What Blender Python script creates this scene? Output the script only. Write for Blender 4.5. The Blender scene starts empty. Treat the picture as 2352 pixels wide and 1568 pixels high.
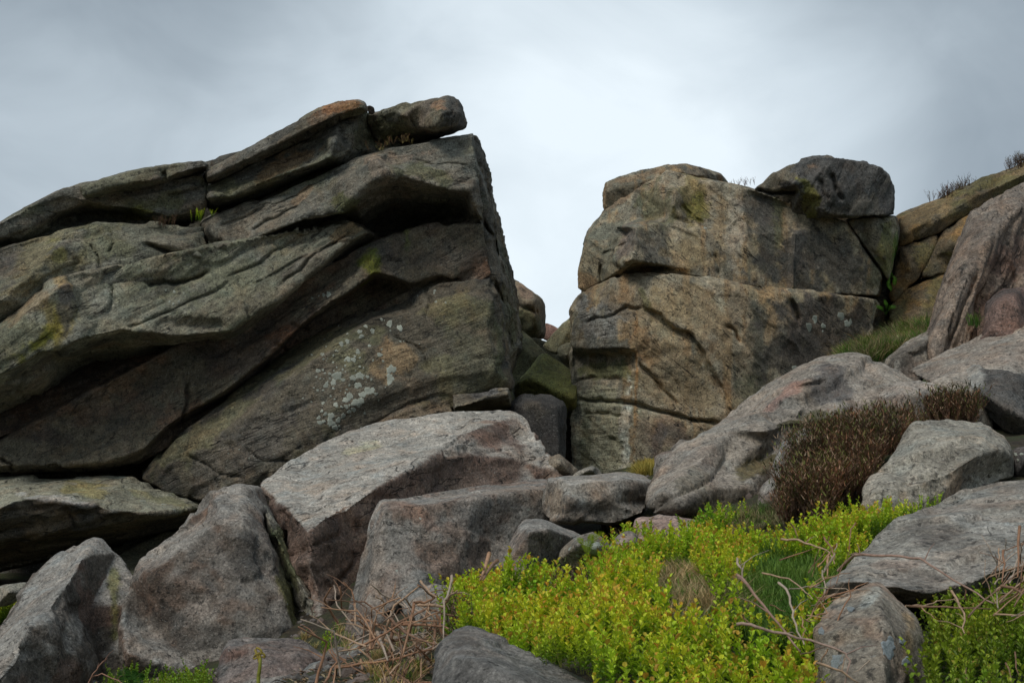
import bpy, bmesh, math, random, time
import numpy as np
from mathutils import Vector
from mathutils.geometry import delaunay_2d_cdt
T00 = time.time()
random.seed(5)
rng = np.random.default_rng(5)
S = bpy.context.scene
COL = S.collection

# ------------------------------------------------------------------ camera
W0, H0, FOC = 2352.0, 1568.0, 3267.0
PITCH = math.radians(8.0)
CAM = np.array([0.0, 0.0, 1.6])
cd = bpy.data.cameras.new('camera')
cam = bpy.data.objects.new('camera', cd)
COL.objects.link(cam)
cam.location = CAM
cam.rotation_euler = (math.radians(90) + PITCH, 0, 0)
cd.sensor_width = 36
cd.lens = 36 * FOC / W0
cd.clip_start = 0.05
cd.clip_end = 5000
cd.dof.use_dof = True
cd.dof.focus_distance = 17
cd.dof.aperture_fstop = 14
S.camera = cam

# ------------------------------------------------------------------ light
SUN_EL, SUN_AZ = math.radians(48), math.radians(216)     # azimuth clockwise from +Y
world = bpy.data.worlds.new('World')
S.world = world
world.use_nodes = True
nt = world.node_tree
nt.nodes.clear()
def N(t, **k):
    n = nt.nodes.new(t)
    for a, b in k.items():
        if a == 'ins':
            for i, v in b.items(): n.inputs[i].default_value = v
        else: setattr(n, a, b)
    return n
def Lk(a, b): nt.links.new(a, b)
def mathn(op, a, b=None, clamp=False):
    n = N('ShaderNodeMath', operation=op); n.use_clamp = clamp
    for i, v in ((0, a), (1, b)):
        if v is None: continue
        if isinstance(v, (int, float)): n.inputs[i].default_value = v
        else: Lk(v, n.inputs[i])
    return n.outputs[0]
def ramp(fac, stops, interp='LINEAR'):
    r = N('ShaderNodeValToRGB'); r.color_ramp.interpolation = interp
    els = r.color_ramp.elements
    while len(els) < len(stops): els.new(0.5)
    for e, (p, c) in zip(els, stops):
        e.position = p; e.color = (c, c, c, 1) if isinstance(c, (int, float)) else (*c, 1)
    if fac is not None: Lk(fac, r.inputs[0])
    return r.outputs[0]
def mixc(fac, a, b, mode='MIX'):
    m = N('ShaderNodeMix', data_type='RGBA', blend_type=mode)
    for s, v in ((m.inputs[0], fac), (m.inputs[6], a), (m.inputs[7], b)):
        if isinstance(v, (int, float)): s.default_value = v
        elif isinstance(v, tuple): s.default_value = (*v, 1)
        else: Lk(v, s)
    return m.outputs[2]
tc = N('ShaderNodeTexCoord')
sky = N('ShaderNodeTexSky', sky_type='NISHITA')
sky.sun_disc = False; sky.sun_elevation = SUN_EL; sky.sun_rotation = SUN_AZ
skyb = N('ShaderNodeVectorMath', operation='SCALE'); skyb.inputs[3].default_value = 0.08
Lk(sky.outputs[0], skyb.inputs[0])
# overcast deck: broad soft brightening towards a thin part of the cloud, plus cloud noise
mp = N('ShaderNodeMapping'); mp.inputs['Scale'].default_value = (1.0, 1.0, 1.5)
mp.inputs['Location'].default_value = (0.35, 0.0, 0.1)
Lk(tc.outputs['Generated'], mp.inputs[0])
n1 = N('ShaderNodeTexNoise', ins={'Scale': 3.2, 'Detail': 4.0, 'Roughness': 0.45, 'Distortion': 0.35})
Lk(mp.outputs[0], n1.inputs['Vector'])
n2 = N('ShaderNodeTexNoise', ins={'Scale': 1.1, 'Detail': 2.0, 'Roughness': 0.4})
Lk(mp.outputs[0], n2.inputs['Vector'])
dotn = N('ShaderNodeVectorMath', operation='DOT_PRODUCT')
gl = Vector((0.035, 1.0, 0.20)).normalized()
dotn.inputs[1].default_value = gl
nrm = N('ShaderNodeVectorMath', operation='NORMALIZE'); Lk(tc.outputs['Generated'], nrm.inputs[0])
Lk(nrm.outputs[0], dotn.inputs[0])
glow = ramp(dotn.outputs['Value'], [(0.0, 0.22), (0.86, 0.12), (0.955, 0.24), (0.985, 0.62), (1.0, 0.95)], 'EASE')
v = mathn('ADD', glow, mathn('MULTIPLY', mathn('SUBTRACT', n1.outputs['Fac'], 0.5), 1.0))
v = mathn('ADD', v, mathn('MULTIPLY', mathn('SUBTRACT', n2.outputs['Fac'], 0.5), 0.5), True)
n3 = N('ShaderNodeTexNoise', ins={'Scale': 7.5, 'Detail': 6.0, 'Roughness': 0.55, 'Distortion': 0.6}); Lk(mp.outputs[0], n3.inputs['Vector'])
v = mathn('ADD', v, mathn('MULTIPLY', mathn('SUBTRACT', n3.outputs['Fac'], 0.5), 0.42), True)
cloud = ramp(v, [(0.0, (0.225, 0.275, 0.325)), (0.35, (0.37, 0.435, 0.49)), (0.7, (0.59, 0.675, 0.74)), (1.0, (0.82, 0.91, 0.97))])
skm = mixc(0.94, skyb.outputs[0], cloud)
bg = N('ShaderNodeBackground', ins={'Strength': 1.0})
Lk(skm, bg.inputs[0])
wo = N('ShaderNodeOutputWorld'); Lk(bg.outputs[0], wo.inputs[0])

sd = bpy.data.lights.new('sun', 'SUN')
sun = bpy.data.objects.new('sun', sd); COL.objects.link(sun)
sd.energy = 1.5; sd.angle = math.radians(17); sd.color = (1.0, 0.95, 0.88)
sv = Vector((math.sin(SUN_AZ) * math.cos(SUN_EL), math.cos(SUN_AZ) * math.cos(SUN_EL), math.sin(SUN_EL)))
sun.rotation_euler = sv.to_track_quat('Z', 'Y').to_euler()
sun.location = (0, 0, 40)
vs = S.view_settings
vs.view_transform = 'Standard'; vs.look = 'None'; vs.exposure = 0.12; vs.gamma = 1.0; vs.use_curve_mapping = False

# ------------------------------------------------------------------ helpers
cP, sP = math.cos(PITCH), math.sin(PITCH)
def P(px, py, d):
    """photo position + distance in front of the camera (world Y) -> world point"""
    x = (np.asarray(px, float) - W0 / 2) / FOC; z = (H0 / 2 - np.asarray(py, float)) / FOC
    ry = cP - z * sP; rz = sP + z * cP
    s = np.asarray(d, float) / ry
    return np.stack([CAM[0] + x * s, CAM[1] + ry * s, CAM[2] + rz * s], -1)
def proj(p):
    q = p - CAM
    f = q[:, 1] * cP + q[:, 2] * sP; u = -q[:, 1] * sP + q[:, 2] * cP
    f = np.maximum(f, 0.01)
    return W0 / 2 + FOC * q[:, 0] / f, H0 / 2 - FOC * u / f
def hsh(ix, iy, iz, seed):
    h = (ix.astype(np.int64) * 374761393 + iy.astype(np.int64) * 668265263 + iz.astype(np.int64) * 2147483647 + seed * 1274126177) & 0xffffffff
    h = ((h ^ (h >> 13)) * 1274126177) & 0xffffffff
    h = ((h ^ (h >> 15)) * 2246822519) & 0xffffffff
    return (h ^ (h >> 16)) & 0xffffffff
G12 = np.array([[1,1,0],[-1,1,0],[1,-1,0],[-1,-1,0],[1,0,1],[-1,0,1],[1,0,-1],[-1,0,-1],[0,1,1],[0,-1,1],[0,1,-1],[0,-1,-1],[1,1,0],[-1,1,0],[0,-1,1],[0,-1,-1]], float)
def pnoise(p, seed=0):
    i = np.floor(p).astype(np.int64); f = p - i
    u = f * f * f * (f * (f * 6 - 15) + 10)
    r = 0
    for dx in (0, 1):
        wx = u[:, 0] if dx else 1 - u[:, 0]
        for dy in (0, 1):
            wy = u[:, 1] if dy else 1 - u[:, 1]
            for dz in (0, 1):
                wz = u[:, 2] if dz else 1 - u[:, 2]
                g = G12[hsh(i[:, 0] + dx, i[:, 1] + dy, i[:, 2] + dz, seed) & 15]
                r = r + wx * wy * wz * (g[:, 0] * (f[:, 0] - dx) + g[:, 1] * (f[:, 1] - dy) + g[:, 2] * (f[:, 2] - dz))
    return r
def fbm(p, f, octv=3, seed=0, gain=0.5):
    r = 0; a = 1
    for k in range(octv):
        r = r + a * pnoise(p * f + 17.3 * k, seed + k); a *= gain; f *= 2.03
    return r
def worley(q, seed=0):
    i = np.floor(q).astype(np.int64)
    d1 = np.full(len(q), 9.0); d2 = np.full(len(q), 9.0); hh = np.zeros(len(q), np.int64); dv = np.zeros((len(q), 3))
    for dx in (-1, 0, 1):
        for dy in (-1, 0, 1):
            for dz in (-1, 0, 1):
                c = i + (dx, dy, dz)
                h = hsh(c[:, 0], c[:, 1], c[:, 2], seed)
                o = np.stack([(h & 1023) / 1023., ((h >> 10) & 1023) / 1023., ((h >> 20) & 1023) / 1023.], -1)
                e = q - c - o; d = np.sqrt((e * e).sum(1)); m = d < d1
                d2 = np.where(m, d1, np.minimum(d2, d)); hh = np.where(m, h, hh); dv = np.where(m[:, None], e, dv); d1 = np.where(m, d, d1)
    return d1, d2, hh, dv
def facets(b, f, seed, an, tilt):
    """broken planar faces: every cell of the rock gets its own slightly tilted plane"""
    q = b * np.array(an) * f + 0.10 * np.stack([pnoise(b * f * 3, seed + 1), pnoise(b * f * 3, seed + 2), pnoise(b * f * 3, seed + 4)], -1)
    d1, d2, h, dv = worley(q, seed)
    g = np.stack([((h >> 3) & 255) / 127.5 - 1, ((h >> 11) & 255) / 127.5 - 1, ((h >> 19) & 255) / 127.5 - 1], -1)
    return ((dv / np.array(an) * g).sum(1) / f * tilt + (((h >> 5) & 255) / 255. - .5) * .25 * tilt / f) * sstep(0.0, 0.06, d2 - d1)
def sstep(a, b, x):
    t = np.clip((x - a) / (b - a), 0, 1); return t * t * (3 - 2 * t)
def polydist(px, py, line):
    """distance to a polyline, side (+ = right of travel in the picture), fraction along"""
    best = np.full(len(px), 1e9); side = np.zeros(len(px)); frac = np.zeros(len(px)); n = len(line) - 1
    for k in range(n):
        ax, ay = line[k][:2]; bx, by = line[k + 1][:2]
        vx, vy = bx - ax, by - ay; L2 = vx * vx + vy * vy + 1e-9
        t = np.clip(((px - ax) * vx + (py - ay) * vy) / L2, 0, 1)
        dx, dy = px - ax - t * vx, py - ay - t * vy
        d = np.hypot(dx, dy); m = d < best
        best = np.where(m, d, best); side = np.where(m, np.sign(vx * dy - vy * dx), side); frac = np.where(m, (k + t) / n, frac)
    return best, side, frac
def inpoly(px, py, poly):
    r = np.zeros(len(px), bool); n = len(poly)
    for k in range(n):
        x1, y1 = poly[k][:2]; x2, y2 = poly[(k + 1) % n][:2]
        c = ((y1 > py) != (y2 > py))
        r ^= c & (px < (x2 - x1) * (py - y1) / (y2 - y1 + 1e-12) + x1)
    return r
def tag(o, label=None, cat=None, group=None, kind=None):
    for k, v in (('label', label), ('category', cat), ('group', group), ('kind', kind)):
        if v: o[k] = v
    return o
def empty(name, loc, label, cat, group=None):
    o = bpy.data.objects.new(name, None); COL.objects.link(o); o.location = loc
    o.empty_display_size = 0.2
    return tag(o, label, cat, group)
def mesh_obj(name, verts, faces, mat, parent=None, loc=None, smooth=True, cols=None):
    me = bpy.data.meshes.new(name)
    verts = np.asarray(verts, float)
    org = np.array(parent.location) if parent is not None else (np.array(loc) if loc is not None else np.zeros(3))
    verts = verts - org
    faces = np.asarray(faces, np.int32)
    me.vertices.add(len(verts)); me.vertices.foreach_set('co', verts.astype(np.float32).ravel())
    k = faces.shape[1]
    me.loops.add(faces.size); me.loops.foreach_set('vertex_index', faces.ravel())
    me.polygons.add(len(faces)); me.polygons.foreach_set('loop_start', np.arange(0, faces.size, k, dtype=np.int32))
    me.polygons.foreach_set('loop_total', np.full(len(faces), k, np.int32))
    me.polygons.foreach_set('use_smooth', np.full(len(faces), smooth))
    me.update(calc_edges=True)
    if cols is not None: set_cols(me, cols)
    me.materials.append(mat)
    o = bpy.data.objects.new(name, me); COL.objects.link(o)
    if parent is not None: o.parent = parent
    elif loc is not None: o.location = loc
    return o
def set_cols(me, cols, name='Col'):
    a = me.attributes.new(name, 'FLOAT_COLOR', 'POINT')
    c = np.ones((len(cols), 4), np.float32); c[:, :cols.shape[1]] = cols
    a.data.foreach_set('color', c.ravel())

# ------------------------------------------------------------------ materials
def new_mat(name):
    global nt
    m = bpy.data.materials.new(name); m.use_nodes = True; nt = m.node_tree; nt.nodes.clear(); return m
def rock_mat():
    m = new_mat('gritstone')
    pos = N('ShaderNodeNewGeometry').outputs['Position']
    at = N('ShaderNodeAttribute', attribute_name='Col')
    msk = N('ShaderNodeAttribute', attribute_name='Mask')      # R lichen spots, G gloss/wet, B bedding grain
    sp = N('ShaderNodeSeparateColor'); Lk(msk.outputs['Color'], sp.inputs[0])
    def noise(sc, det=4, rough=0.6, vec=None, dist=0.0):
        n = N('ShaderNodeTexNoise', ins={'Scale': sc, 'Detail': det, 'Roughness': rough, 'Distortion': dist}); Lk(vec or pos, n.inputs['Vector']); return n.outputs['Fac']
    # fine quartz-grain speckle and mid mottles
    grain = noise(42, 7, 0.82)
    mott = noise(9, 5, 0.7)
    big = noise(1.7, 5, 0.65)
    c = at.outputs['Color']
    gm = ramp(grain, [(0.32, 0.35), (0.5, 0.95), (0.64, 1.7)])
    c = mixc(1.0, c, gm, 'MULTIPLY')
    mm = ramp(mott, [(0.34, 0.68), (0.5, 0.98), (0.64, 1.28)])
    c = mixc(1.0, c, mm, 'MULTIPLY')
    bb = ramp(big, [(0.35, 0.78), (0.5, 1.0), (0.65, 1.2)])
    c = mixc(1.0, c, bb, 'MULTIPLY')
    c = mixc(1.0, c, (1.36, 1.34, 1.27), 'MULTIPLY')
    # warm and grey tint wandering
    tint = noise(2.6, 4, 0.6, dist=0.4)
    c = mixc(ramp(tint, [(0.50, 0.0), (0.70, 0.55)]), c, mixc(1.0, c, (1.22, 0.98, 0.82), 'MULTIPLY'))
    tint2 = noise(3.7, 4, 0.6)
    c = mixc(ramp(tint2, [(0.50, 0.0), (0.70, 0.6)]), c, mixc(1.0, c, (0.80, 0.95, 1.06), 'MULTIPLY'))
    # black crusty lichen flecks
    fleck = noise(20, 4, 0.7)
    c = mixc(ramp(fleck, [(0.56, 0.0), (0.63, 0.7)]), c, (0.022, 0.021, 0.020))
    pale = noise(46, 2, 0.55)
    c = mixc(ramp(pale, [(0.65, 0.0), (0.72, 0.5)]), c, (0.42, 0.41, 0.37))
    # lichen rosettes where the mask allows: two sizes of crusty discs
    wn = N('ShaderNodeTexNoise', ins={'Scale': 22.0, 'Detail': 2.0}); Lk(pos, wn.inputs['Vector'])
    ws = N('ShaderNodeVectorMath', operation='SCALE'); ws.inputs[3].default_value = 0.06; Lk(wn.outputs['Color'], ws.inputs[0])
    wv = N('ShaderNodeVectorMath', operation='ADD'); Lk(pos, wv.inputs[0]); Lk(ws.outputs[0], wv.inputs[1])
    lm = None
    for sc_, k_ in ((5.5, 0.52), (13.0, 0.5)):
        vo = N('ShaderNodeTexVoronoi', feature='F1', ins={'Scale': sc_, 'Randomness': 1.0}); Lk(wv.outputs[0], vo.inputs['Vector'])
        cellr = N('ShaderNodeSeparateColor'); Lk(vo.outputs['Color'], cellr.inputs[0])
        rad = mathn('MULTIPLY', mathn('SUBTRACT', mathn('MULTIPLY', cellr.outputs[0], k_ * 1.4), k_ * 0.42), sp.outputs[0])
        one = ramp(mathn('MULTIPLY', mathn('SUBTRACT', rad, vo.outputs['Distance']), 10), [(0.0, 0.0), (0.25, 0.92), (1.0, 0.8)])
        lm = one if lm is None else mathn('MAXIMUM', lm, one)
    c = mixc(lm, c, mixc(1.0, (0.46, 0.50, 0.43), ramp(grain, [(0.3, 0.7), (0.7, 1.15)]), 'MULTIPLY'))
    # relief
    bv = N('ShaderNodeAttribute', attribute_name='Bed').outputs['Vector']
    st = N('ShaderNodeMapping'); st.inputs['Scale'].default_value = (0.9, 1.4, 11); Lk(bv, st.inputs[0])
    bed = noise(1.6, 6, 0.68, st.outputs[0], 0.15)
    st2 = N('ShaderNodeMapping'); st2.inputs['Scale'].default_value = (0.8, 1.0, 5.0); Lk(bv, st2.inputs[0])
    part = mathn('ABSOLUTE', mathn('SUBTRACT', noise(1.3, 3, 0.5, st2.outputs[0], 0.3), 0.5))
    crack = ramp(part, [(0.0, 1.0), (0.016, 0.0)])          # thin partings along the beds
    brk = ramp(noise(2.2, 2, 0.5), [(0.50, 0.0), (0.58, 1.0)])
    crack = mathn('MULTIPLY', crack, brk)
    # irregular hairline fractures
    fr = mathn('ABSOLUTE', mathn('SUBTRACT', noise(1.5, 5, 0.55, None, 0.6), 0.5))
    frac = mathn('MULTIPLY', ramp(fr, [(0.0, 0.75), (0.008, 0.0)]), ramp(noise(0.9, 2, 0.5), [(0.56, 0.0), (0.64, 1.0)]))
    crack = mathn('MAXIMUM', mathn('MULTIPLY', crack, ramp(sp.outputs[2], [(0.05, 0.0), (0.3, 1.0)])), frac)
    h = mathn('ADD', mathn('MULTIPLY', grain, 0.35), mathn('MULTIPLY', mott, 1.1))
    h = mathn('ADD', h, mathn('MULTIPLY', noise(24, 4, 0.7), 0.8))
    h = mathn('ADD', h, mathn('MULTIPLY', mathn('MULTIPLY', bed, sp.outputs[2]), 2.2))
    c = mixc(mathn('MULTIPLY', sp.outputs[2], ramp(bed, [(0.35, 0.6), (0.5, 0.0)])), c, mixc(1.0, c, (0.5, 0.5, 0.5), 'MULTIPLY'))
    h = mathn('ADD', h, mathn('MULTIPLY', lm, 0.12))
    h = mathn('SUBTRACT', h, mathn('MULTIPLY', crack, 1.0))
    c = mixc(mathn('MULTIPLY', crack, 0.8), c, (0.02, 0.019, 0.017))
    b = N('ShaderNodeBump', ins={'Strength': 0.8, 'Distance': 0.04}); Lk(h, b.inputs['Height'])
    p = N('ShaderNodeBsdfPrincipled')
    Lk(c, p.inputs['Base Color']); Lk(b.outputs[0], p.inputs['Normal'])
    Lk(ramp(sp.outputs[1], [(0, 0.88), (1, 0.42)]), p.inputs['Roughness'])
    p.inputs['Specular IOR Level'].default_value = 0.35
    o = N('ShaderNodeOutputMaterial'); Lk(p.outputs[0], o.inputs[0]); return m
def leaf_mat(name, trans=0.35, rough=0.45):
    m = new_mat(name)
    at = N('ShaderNodeAttribute', attribute_name='Col')
    pos = N('ShaderNodeNewGeometry').outputs['Position']
    n = N('ShaderNodeTexNoise', ins={'Scale': 60.0, 'Detail': 2.0}); Lk(pos, n.inputs['Vector'])
    c = mixc(1.0, at.outputs['Color'], ramp(n.outputs['Fac'], [(0.3, 0.75), (0.7, 1.2)]), 'MULTIPLY')
    p = N('ShaderNodeBsdfPrincipled'); Lk(c, p.inputs['Base Color']); p.inputs['Roughness'].default_value = rough
    p.inputs['Specular IOR Level'].default_value = 0.3
    t = N('ShaderNodeBsdfTranslucent'); Lk(c, t.inputs[0])
    mx = N('ShaderNodeMixShader', ins={0: trans}); Lk(p.outputs[0], mx.inputs[1]); Lk(t.outputs[0], mx.inputs[2])
    o = N('ShaderNodeOutputMaterial'); Lk(mx.outputs[0], o.inputs[0]); return m
def soil_mat():
    m = new_mat('peaty_soil')
    pos = N('ShaderNodeNewGeometry').outputs['Position']
    def noise(sc, det=4): 
        n = N('ShaderNodeTexNoise', ins={'Scale': sc, 'Detail': det, 'Roughness': 0.65}); Lk(pos, n.inputs['Vector']); return n.outputs['Fac']
    a = noise(1.5, 5); b = noise(18, 5)
    c = mixc(ramp(a, [(0.42, 0.0), (0.58, 1.0)]), (0.045, 0.034, 0.022), (0.055, 0.075, 0.022))
    c = mixc(ramp(b, [(0.45, 0.0), (0.7, 0.7)]), c, (0.13, 0.10, 0.055))
    bu = N('ShaderNodeBump', ins={'Strength': 0.9, 'Distance': 0.05}); Lk(mathn('ADD', b, noise(60, 3)), bu.inputs['Height'])
    p = N('ShaderNodeBsdfPrincipled', ins={'Roughness': 0.95}); Lk(c, p.inputs['Base Color']); Lk(bu.outputs[0], p.inputs['Normal'])
    o = N('ShaderNodeOutputMaterial'); Lk(p.outputs[0], o.inputs[0]); return m
def lichen_mat():
    m = new_mat('lichen_crust')
    at = N('ShaderNodeAttribute', attribute_name='Col'); pos = N('ShaderNodeNewGeometry').outputs['Position']
    n = N('ShaderNodeTexNoise', ins={'Scale': 90.0, 'Detail': 4.0, 'Roughness': 0.7}); Lk(pos, n.inputs['Vector'])
    c = mixc(1.0, at.outputs['Color'], ramp(n.outputs['Fac'], [(0.3, 0.62), (0.65, 1.15)]), 'MULTIPLY')
    b = N('ShaderNodeBump', ins={'Strength': 0.8, 'Distance': 0.01}); Lk(n.outputs['Fac'], b.inputs['Height'])
    p = N('ShaderNodeBsdfPrincipled', ins={'Roughness': 0.95}); Lk(c, p.inputs['Base Color']); Lk(b.outputs[0], p.inputs['Normal'])
    o = N('ShaderNodeOutputMaterial'); Lk(p.outputs[0], o.inputs[0]); return m
LICHEN = lichen_mat()
ROCK = rock_mat()
LEAF = leaf_mat('bilberry_leaf', 0.38)
GRASSM = leaf_mat('grass_blade', 0.3, 0.6)
HEATH = leaf_mat('heather_sprig', 0.15, 0.8)
STEM = leaf_mat('dead_bracken', 0.0, 0.7)
SOIL = soil_mat()

GREY = (0.215, 0.20, 0.18); BROWN = (0.14, 0.105, 0.085); OCHRE = (0.30, 0.205, 0.105); MOSS = (0.085, 0.10, 0.022)
DARK = (0.045, 0.045, 0.045); PALE = (0.36, 0.35, 0.32); RED = (0.19, 0.115, 0.085); OLIVE = (0.125, 0.125, 0.07); RUST = (0.30, 0.13, 0.05)
YEL = (0.36, 0.30, 0.08)

# ------------------------------------------------------------------ rock builder
NROCK = 0; NFACES = 0; NTRI = 0
def rock(name, outline, inner=(), T=1.0, k=0.8, vox=0.03, rnd=2, amp=0.03, bed=None, cracks=(), steps=(), base=GREY, mixes=(),
         blobs=(), topc=None, mask=(0, 0, 0), mblobs=(), parent=None, label=None, cat=None, group=None, chip=0.012, d=None, beds=(), tilt0=15, soft=1.0, lichens=()):
    """outline: (px,py,d) ring of the visible face; inner: chains of (px,py,d) giving its edges and hollows.
    The face is closed with a body T metres deep, remeshed, weathered and coloured."""
    global NROCK, NFACES
    NROCK += 1; seed = NROCK * 13
    ol = [tuple(q) if len(q) == 3 else (q[0], q[1], d) for q in outline]
    pts = list(ol); edges = []
    for ch in inner:
        s = len(pts)
        for q in ch: pts.append(tuple(q) if len(q) == 3 else (q[0], q[1], d))
        edges += [(i, i + 1) for i in range(s, len(pts) - 1)]
    n = len(ol)
    v2, _, f2, ov, _, _ = delaunay_2d_cdt([Vector(q[:2]) for q in pts], edges, [list(range(n))], 1, 1e-3, True)
    dd = []
    arr = np.array(pts, float)
    for q, o in zip(v2, ov):
        if o: dd.append(pts[o[0]][2])
        else:
            w = 1 / (np.hypot(arr[:, 0] - q.x, arr[:, 1] - q.y) ** 2 + 1); dd.append(float((w * arr[:, 2]).sum() / w.sum()))
    V = [tuple(P(q.x, q.y, z)) for q, z in zip(v2, dd)]
    # boundary loop of the front
    ec = {}
    for f in f2:
        for a, b in zip(f, f[1:] + f[:1]): ec[(a, b)] = 1
    bnd = {a: b for (a, b) in ec if (b, a) not in ec}
    cx = np.mean([q[0] for q in ol]); cy = np.mean([q[1] for q in ol])
    bm = bmesh.new()
    bv = [bm.verts.new(q) for q in V]
    back = {}; dmax = max(dd)
    for a in bnd:
        q = v2[a]; back[a] = bm.verts.new(tuple(P(cx + (q.x - cx) * k, cy + (q.y - cy) * k, dd[a] * 0.35 + dmax * 0.65 + T)))
    for f in f2:
        try: bm.faces.new([bv[i] for i in f])
        except ValueError: pass
    for a, b in bnd.items(): bm.faces.new([bv[b], bv[a], back[a], back[b]])
    st = next(iter(bnd)); loop = [st]
    while bnd[loop[-1]] != st and len(loop) < 999: loop.append(bnd[loop[-1]])
    bf = bm.faces.new([back[a] for a in reversed(loop)])
    bmesh.ops.triangulate(bm, faces=[bf]); bmesh.ops.recalc_face_normals(bm, faces=bm.faces)
    me = bpy.data.meshes.new('tmp'); bm.to_mesh(me); bm.free()
    to = bpy.data.objects.new('tmp', me); COL.objects.link(to)
    rm = to.modifiers.new('r', 'REMESH'); rm.mode = 'VOXEL'; rm.voxel_size = vox; rm.adaptivity = 0.0
    if rnd:
        sm = to.modifiers.new('s', 'SMOOTH'); sm.factor = 0.5; sm.iterations = rnd
    dg = bpy.context.evaluated_depsgraph_get()
    m2 = bpy.data.meshes.new_from_object(to.evaluated_get(dg))
    bpy.data.objects.remove(to); bpy.data.meshes.remove(me)
    nv = len(m2.vertices); co = np.empty(nv * 3, np.float32); m2.vertices.foreach_get('co', co); co = co.reshape(-1, 3).astype(float)
    nr = np.empty(nv * 3, np.float32); m2.vertex_normals.foreach_get('vector', nr); nr = nr.reshape(-1, 3).astype(float)
    off = np.zeros(nv)
    ang = math.radians(bed[0] if bed else tilt0)
    B = np.stack([co[:, 0] * math.cos(ang) + co[:, 2] * math.sin(ang), co[:, 1], -co[:, 0] * math.sin(ang) + co[:, 2] * math.cos(ang)], -1)
    if amp:
        off += amp * (fbm(co, 0.9, 3, seed) * 0.9 + fbm(co, 2.6, 3, seed + 7) * 0.35) * soft
    if chip:
        an = (0.45, 0.8, 1.7) if bed else (1, 1, 1.2)
        off += facets(B, 1.0, seed, an, chip * 3.6) + facets(B, 2.7, seed + 5, an, chip * 4.2)
        off += chip * 0.6 * fbm(co, 9, 2, seed + 9)
    if bed:
        # bed = (tilt of the beds in degrees, beds per metre, relief): rounded steps plus thin partings
        q = B * np.array([bed[1] * .05, bed[1] * .08, bed[1]])
        b1 = pnoise(q, seed + 21) + 0.5 * pnoise(q * 2.3, seed + 22)
        off += bed[2] * np.clip(b1 * 1.4, -1, 0.45)
        b2 = pnoise(B * np.array([.35, .4, 2.4]) + .3, seed + 25)
        off -= bed[2] * 1.5 * np.exp(-(b2 / .035) ** 2) * sstep(-.05, .2, pnoise(B * np.array([.5, .5, 1.5]), seed + 26))
    px, py = proj(co)
    for ba, bf_, bd, poly in beds:
        a_ = math.radians(ba); s_ = -co[:, 0] * math.sin(a_) + co[:, 2] * math.cos(a_); al = co[:, 0] * math.cos(a_) + co[:, 2] * math.sin(a_)
        q = np.stack([s_ * bf_, al * bf_ * .05, co[:, 1] * bf_ * .07], -1)
        ip = inpoly(px, py, poly); B[ip] = np.stack([al, co[:, 1], s_], -1)[ip]
        off += bd * np.clip((pnoise(q, seed + 61) + .6 * pnoise(q * 2.4, seed + 62)) * 1.5, -1, .35) * ip
    view = co - CAM; view /= np.linalg.norm(view, axis=1)[:, None]
    facing = -(nr * view).sum(1)
    fm = sstep(-0.15, 0.1, facing)
    ppm = FOC / np.maximum(co[:, 1], 1)
    co = co + nr * off[:, None]
    jx = px + 6 * pnoise(co * 2.5, seed + 31) + 2.5 * pnoise(co * 7, seed + 32); jy = py + 6 * pnoise(co * 2.5, seed + 33) + 2.5 * pnoise(co * 7, seed + 34)
    ck = np.zeros(nv)
    for line, w, dep in cracks:
        dist, _, fr = polydist(jx, jy, line)
        w = w * (0.75 + 0.5 * np.abs(pnoise(co * 3 + 9, seed + 35)) * 2)
        m = np.exp(-(dist / w) ** 2) * fm * np.clip(np.minimum(fr, 1 - fr) * 8 + 0.15, 0, 1)
        ck = np.maximum(ck, m); co = co + view * (1.8 * dep * m)[:, None]
    for line, dep, L in steps:
        dist, side, fr = polydist(jx, jy, line)
        m = np.where(side > 0, np.exp(-(dist / L) ** 1.0) * sstep(0, 5, dist), 0) * fm * np.clip(np.minimum(fr, 1 - fr) * 8, 0, 1)
        co = co + view * (dep * m)[:, None]
    # ---- colour
    c = np.tile(np.array(base, float), (nv, 1))
    l1 = fbm(co, 0.9, 4, seed + 41)
    c *= (1 + 0.45 * l1)[:, None]
    for spec in mixes:
        mc, fr, th, stg = spec[:4]; sc = np.array(spec[4]) if len(spec) > 4 else 1.0
        q = fbm((B if len(spec) > 5 else co) * sc, fr, 4, seed + int(fr * 100) % 97 + int(1000 * mc[0]), 0.6)
        m = sstep(th, th + 0.22, q) * stg
        c = c * (1 - m[:, None]) + np.array(mc) * m[:, None]
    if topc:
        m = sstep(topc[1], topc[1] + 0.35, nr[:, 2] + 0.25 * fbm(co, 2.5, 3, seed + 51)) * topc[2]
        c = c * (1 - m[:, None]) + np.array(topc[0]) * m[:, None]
    ed = fbm(co, 2.6, 4, seed + 61, 0.6)
    for b in blobs:
        bx, by, rx, ry, an, bc, stg = b
        a = math.radians(an); ux = (px - bx) * math.cos(a) + (py - by) * math.sin(a); uy = -(px - bx) * math.sin(a) + (py - by) * math.cos(a)
        r = np.sqrt((ux / rx) ** 2 + (uy / ry) ** 2) + ed * 0.85
        m = (1 - sstep(0.72, 1.12, r)) * stg
        c = c * (1 - m[:, None]) + np.array(bc) * m[:, None]
    mk = np.tile(np.array(mask, float), (nv, 1))
    for b in mblobs:
        bx, by, rx, ry, an, ch, val = b
        a = math.radians(an); ux = (px - bx) * math.cos(a) + (py - by) * math.sin(a); uy = -(px - bx) * math.sin(a) + (py - by) * math.cos(a)
        m = (1 - sstep(0.5, 1.1, np.sqrt((ux / rx) ** 2 + (uy / ry) ** 2) + ed * 0.4)) * val
        mk[:, ch] = np.maximum(mk[:, ch], m)
    c = np.clip(c, 0.01, 0.8)
    lowest = co[co[:, 2].argmin()]
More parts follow.
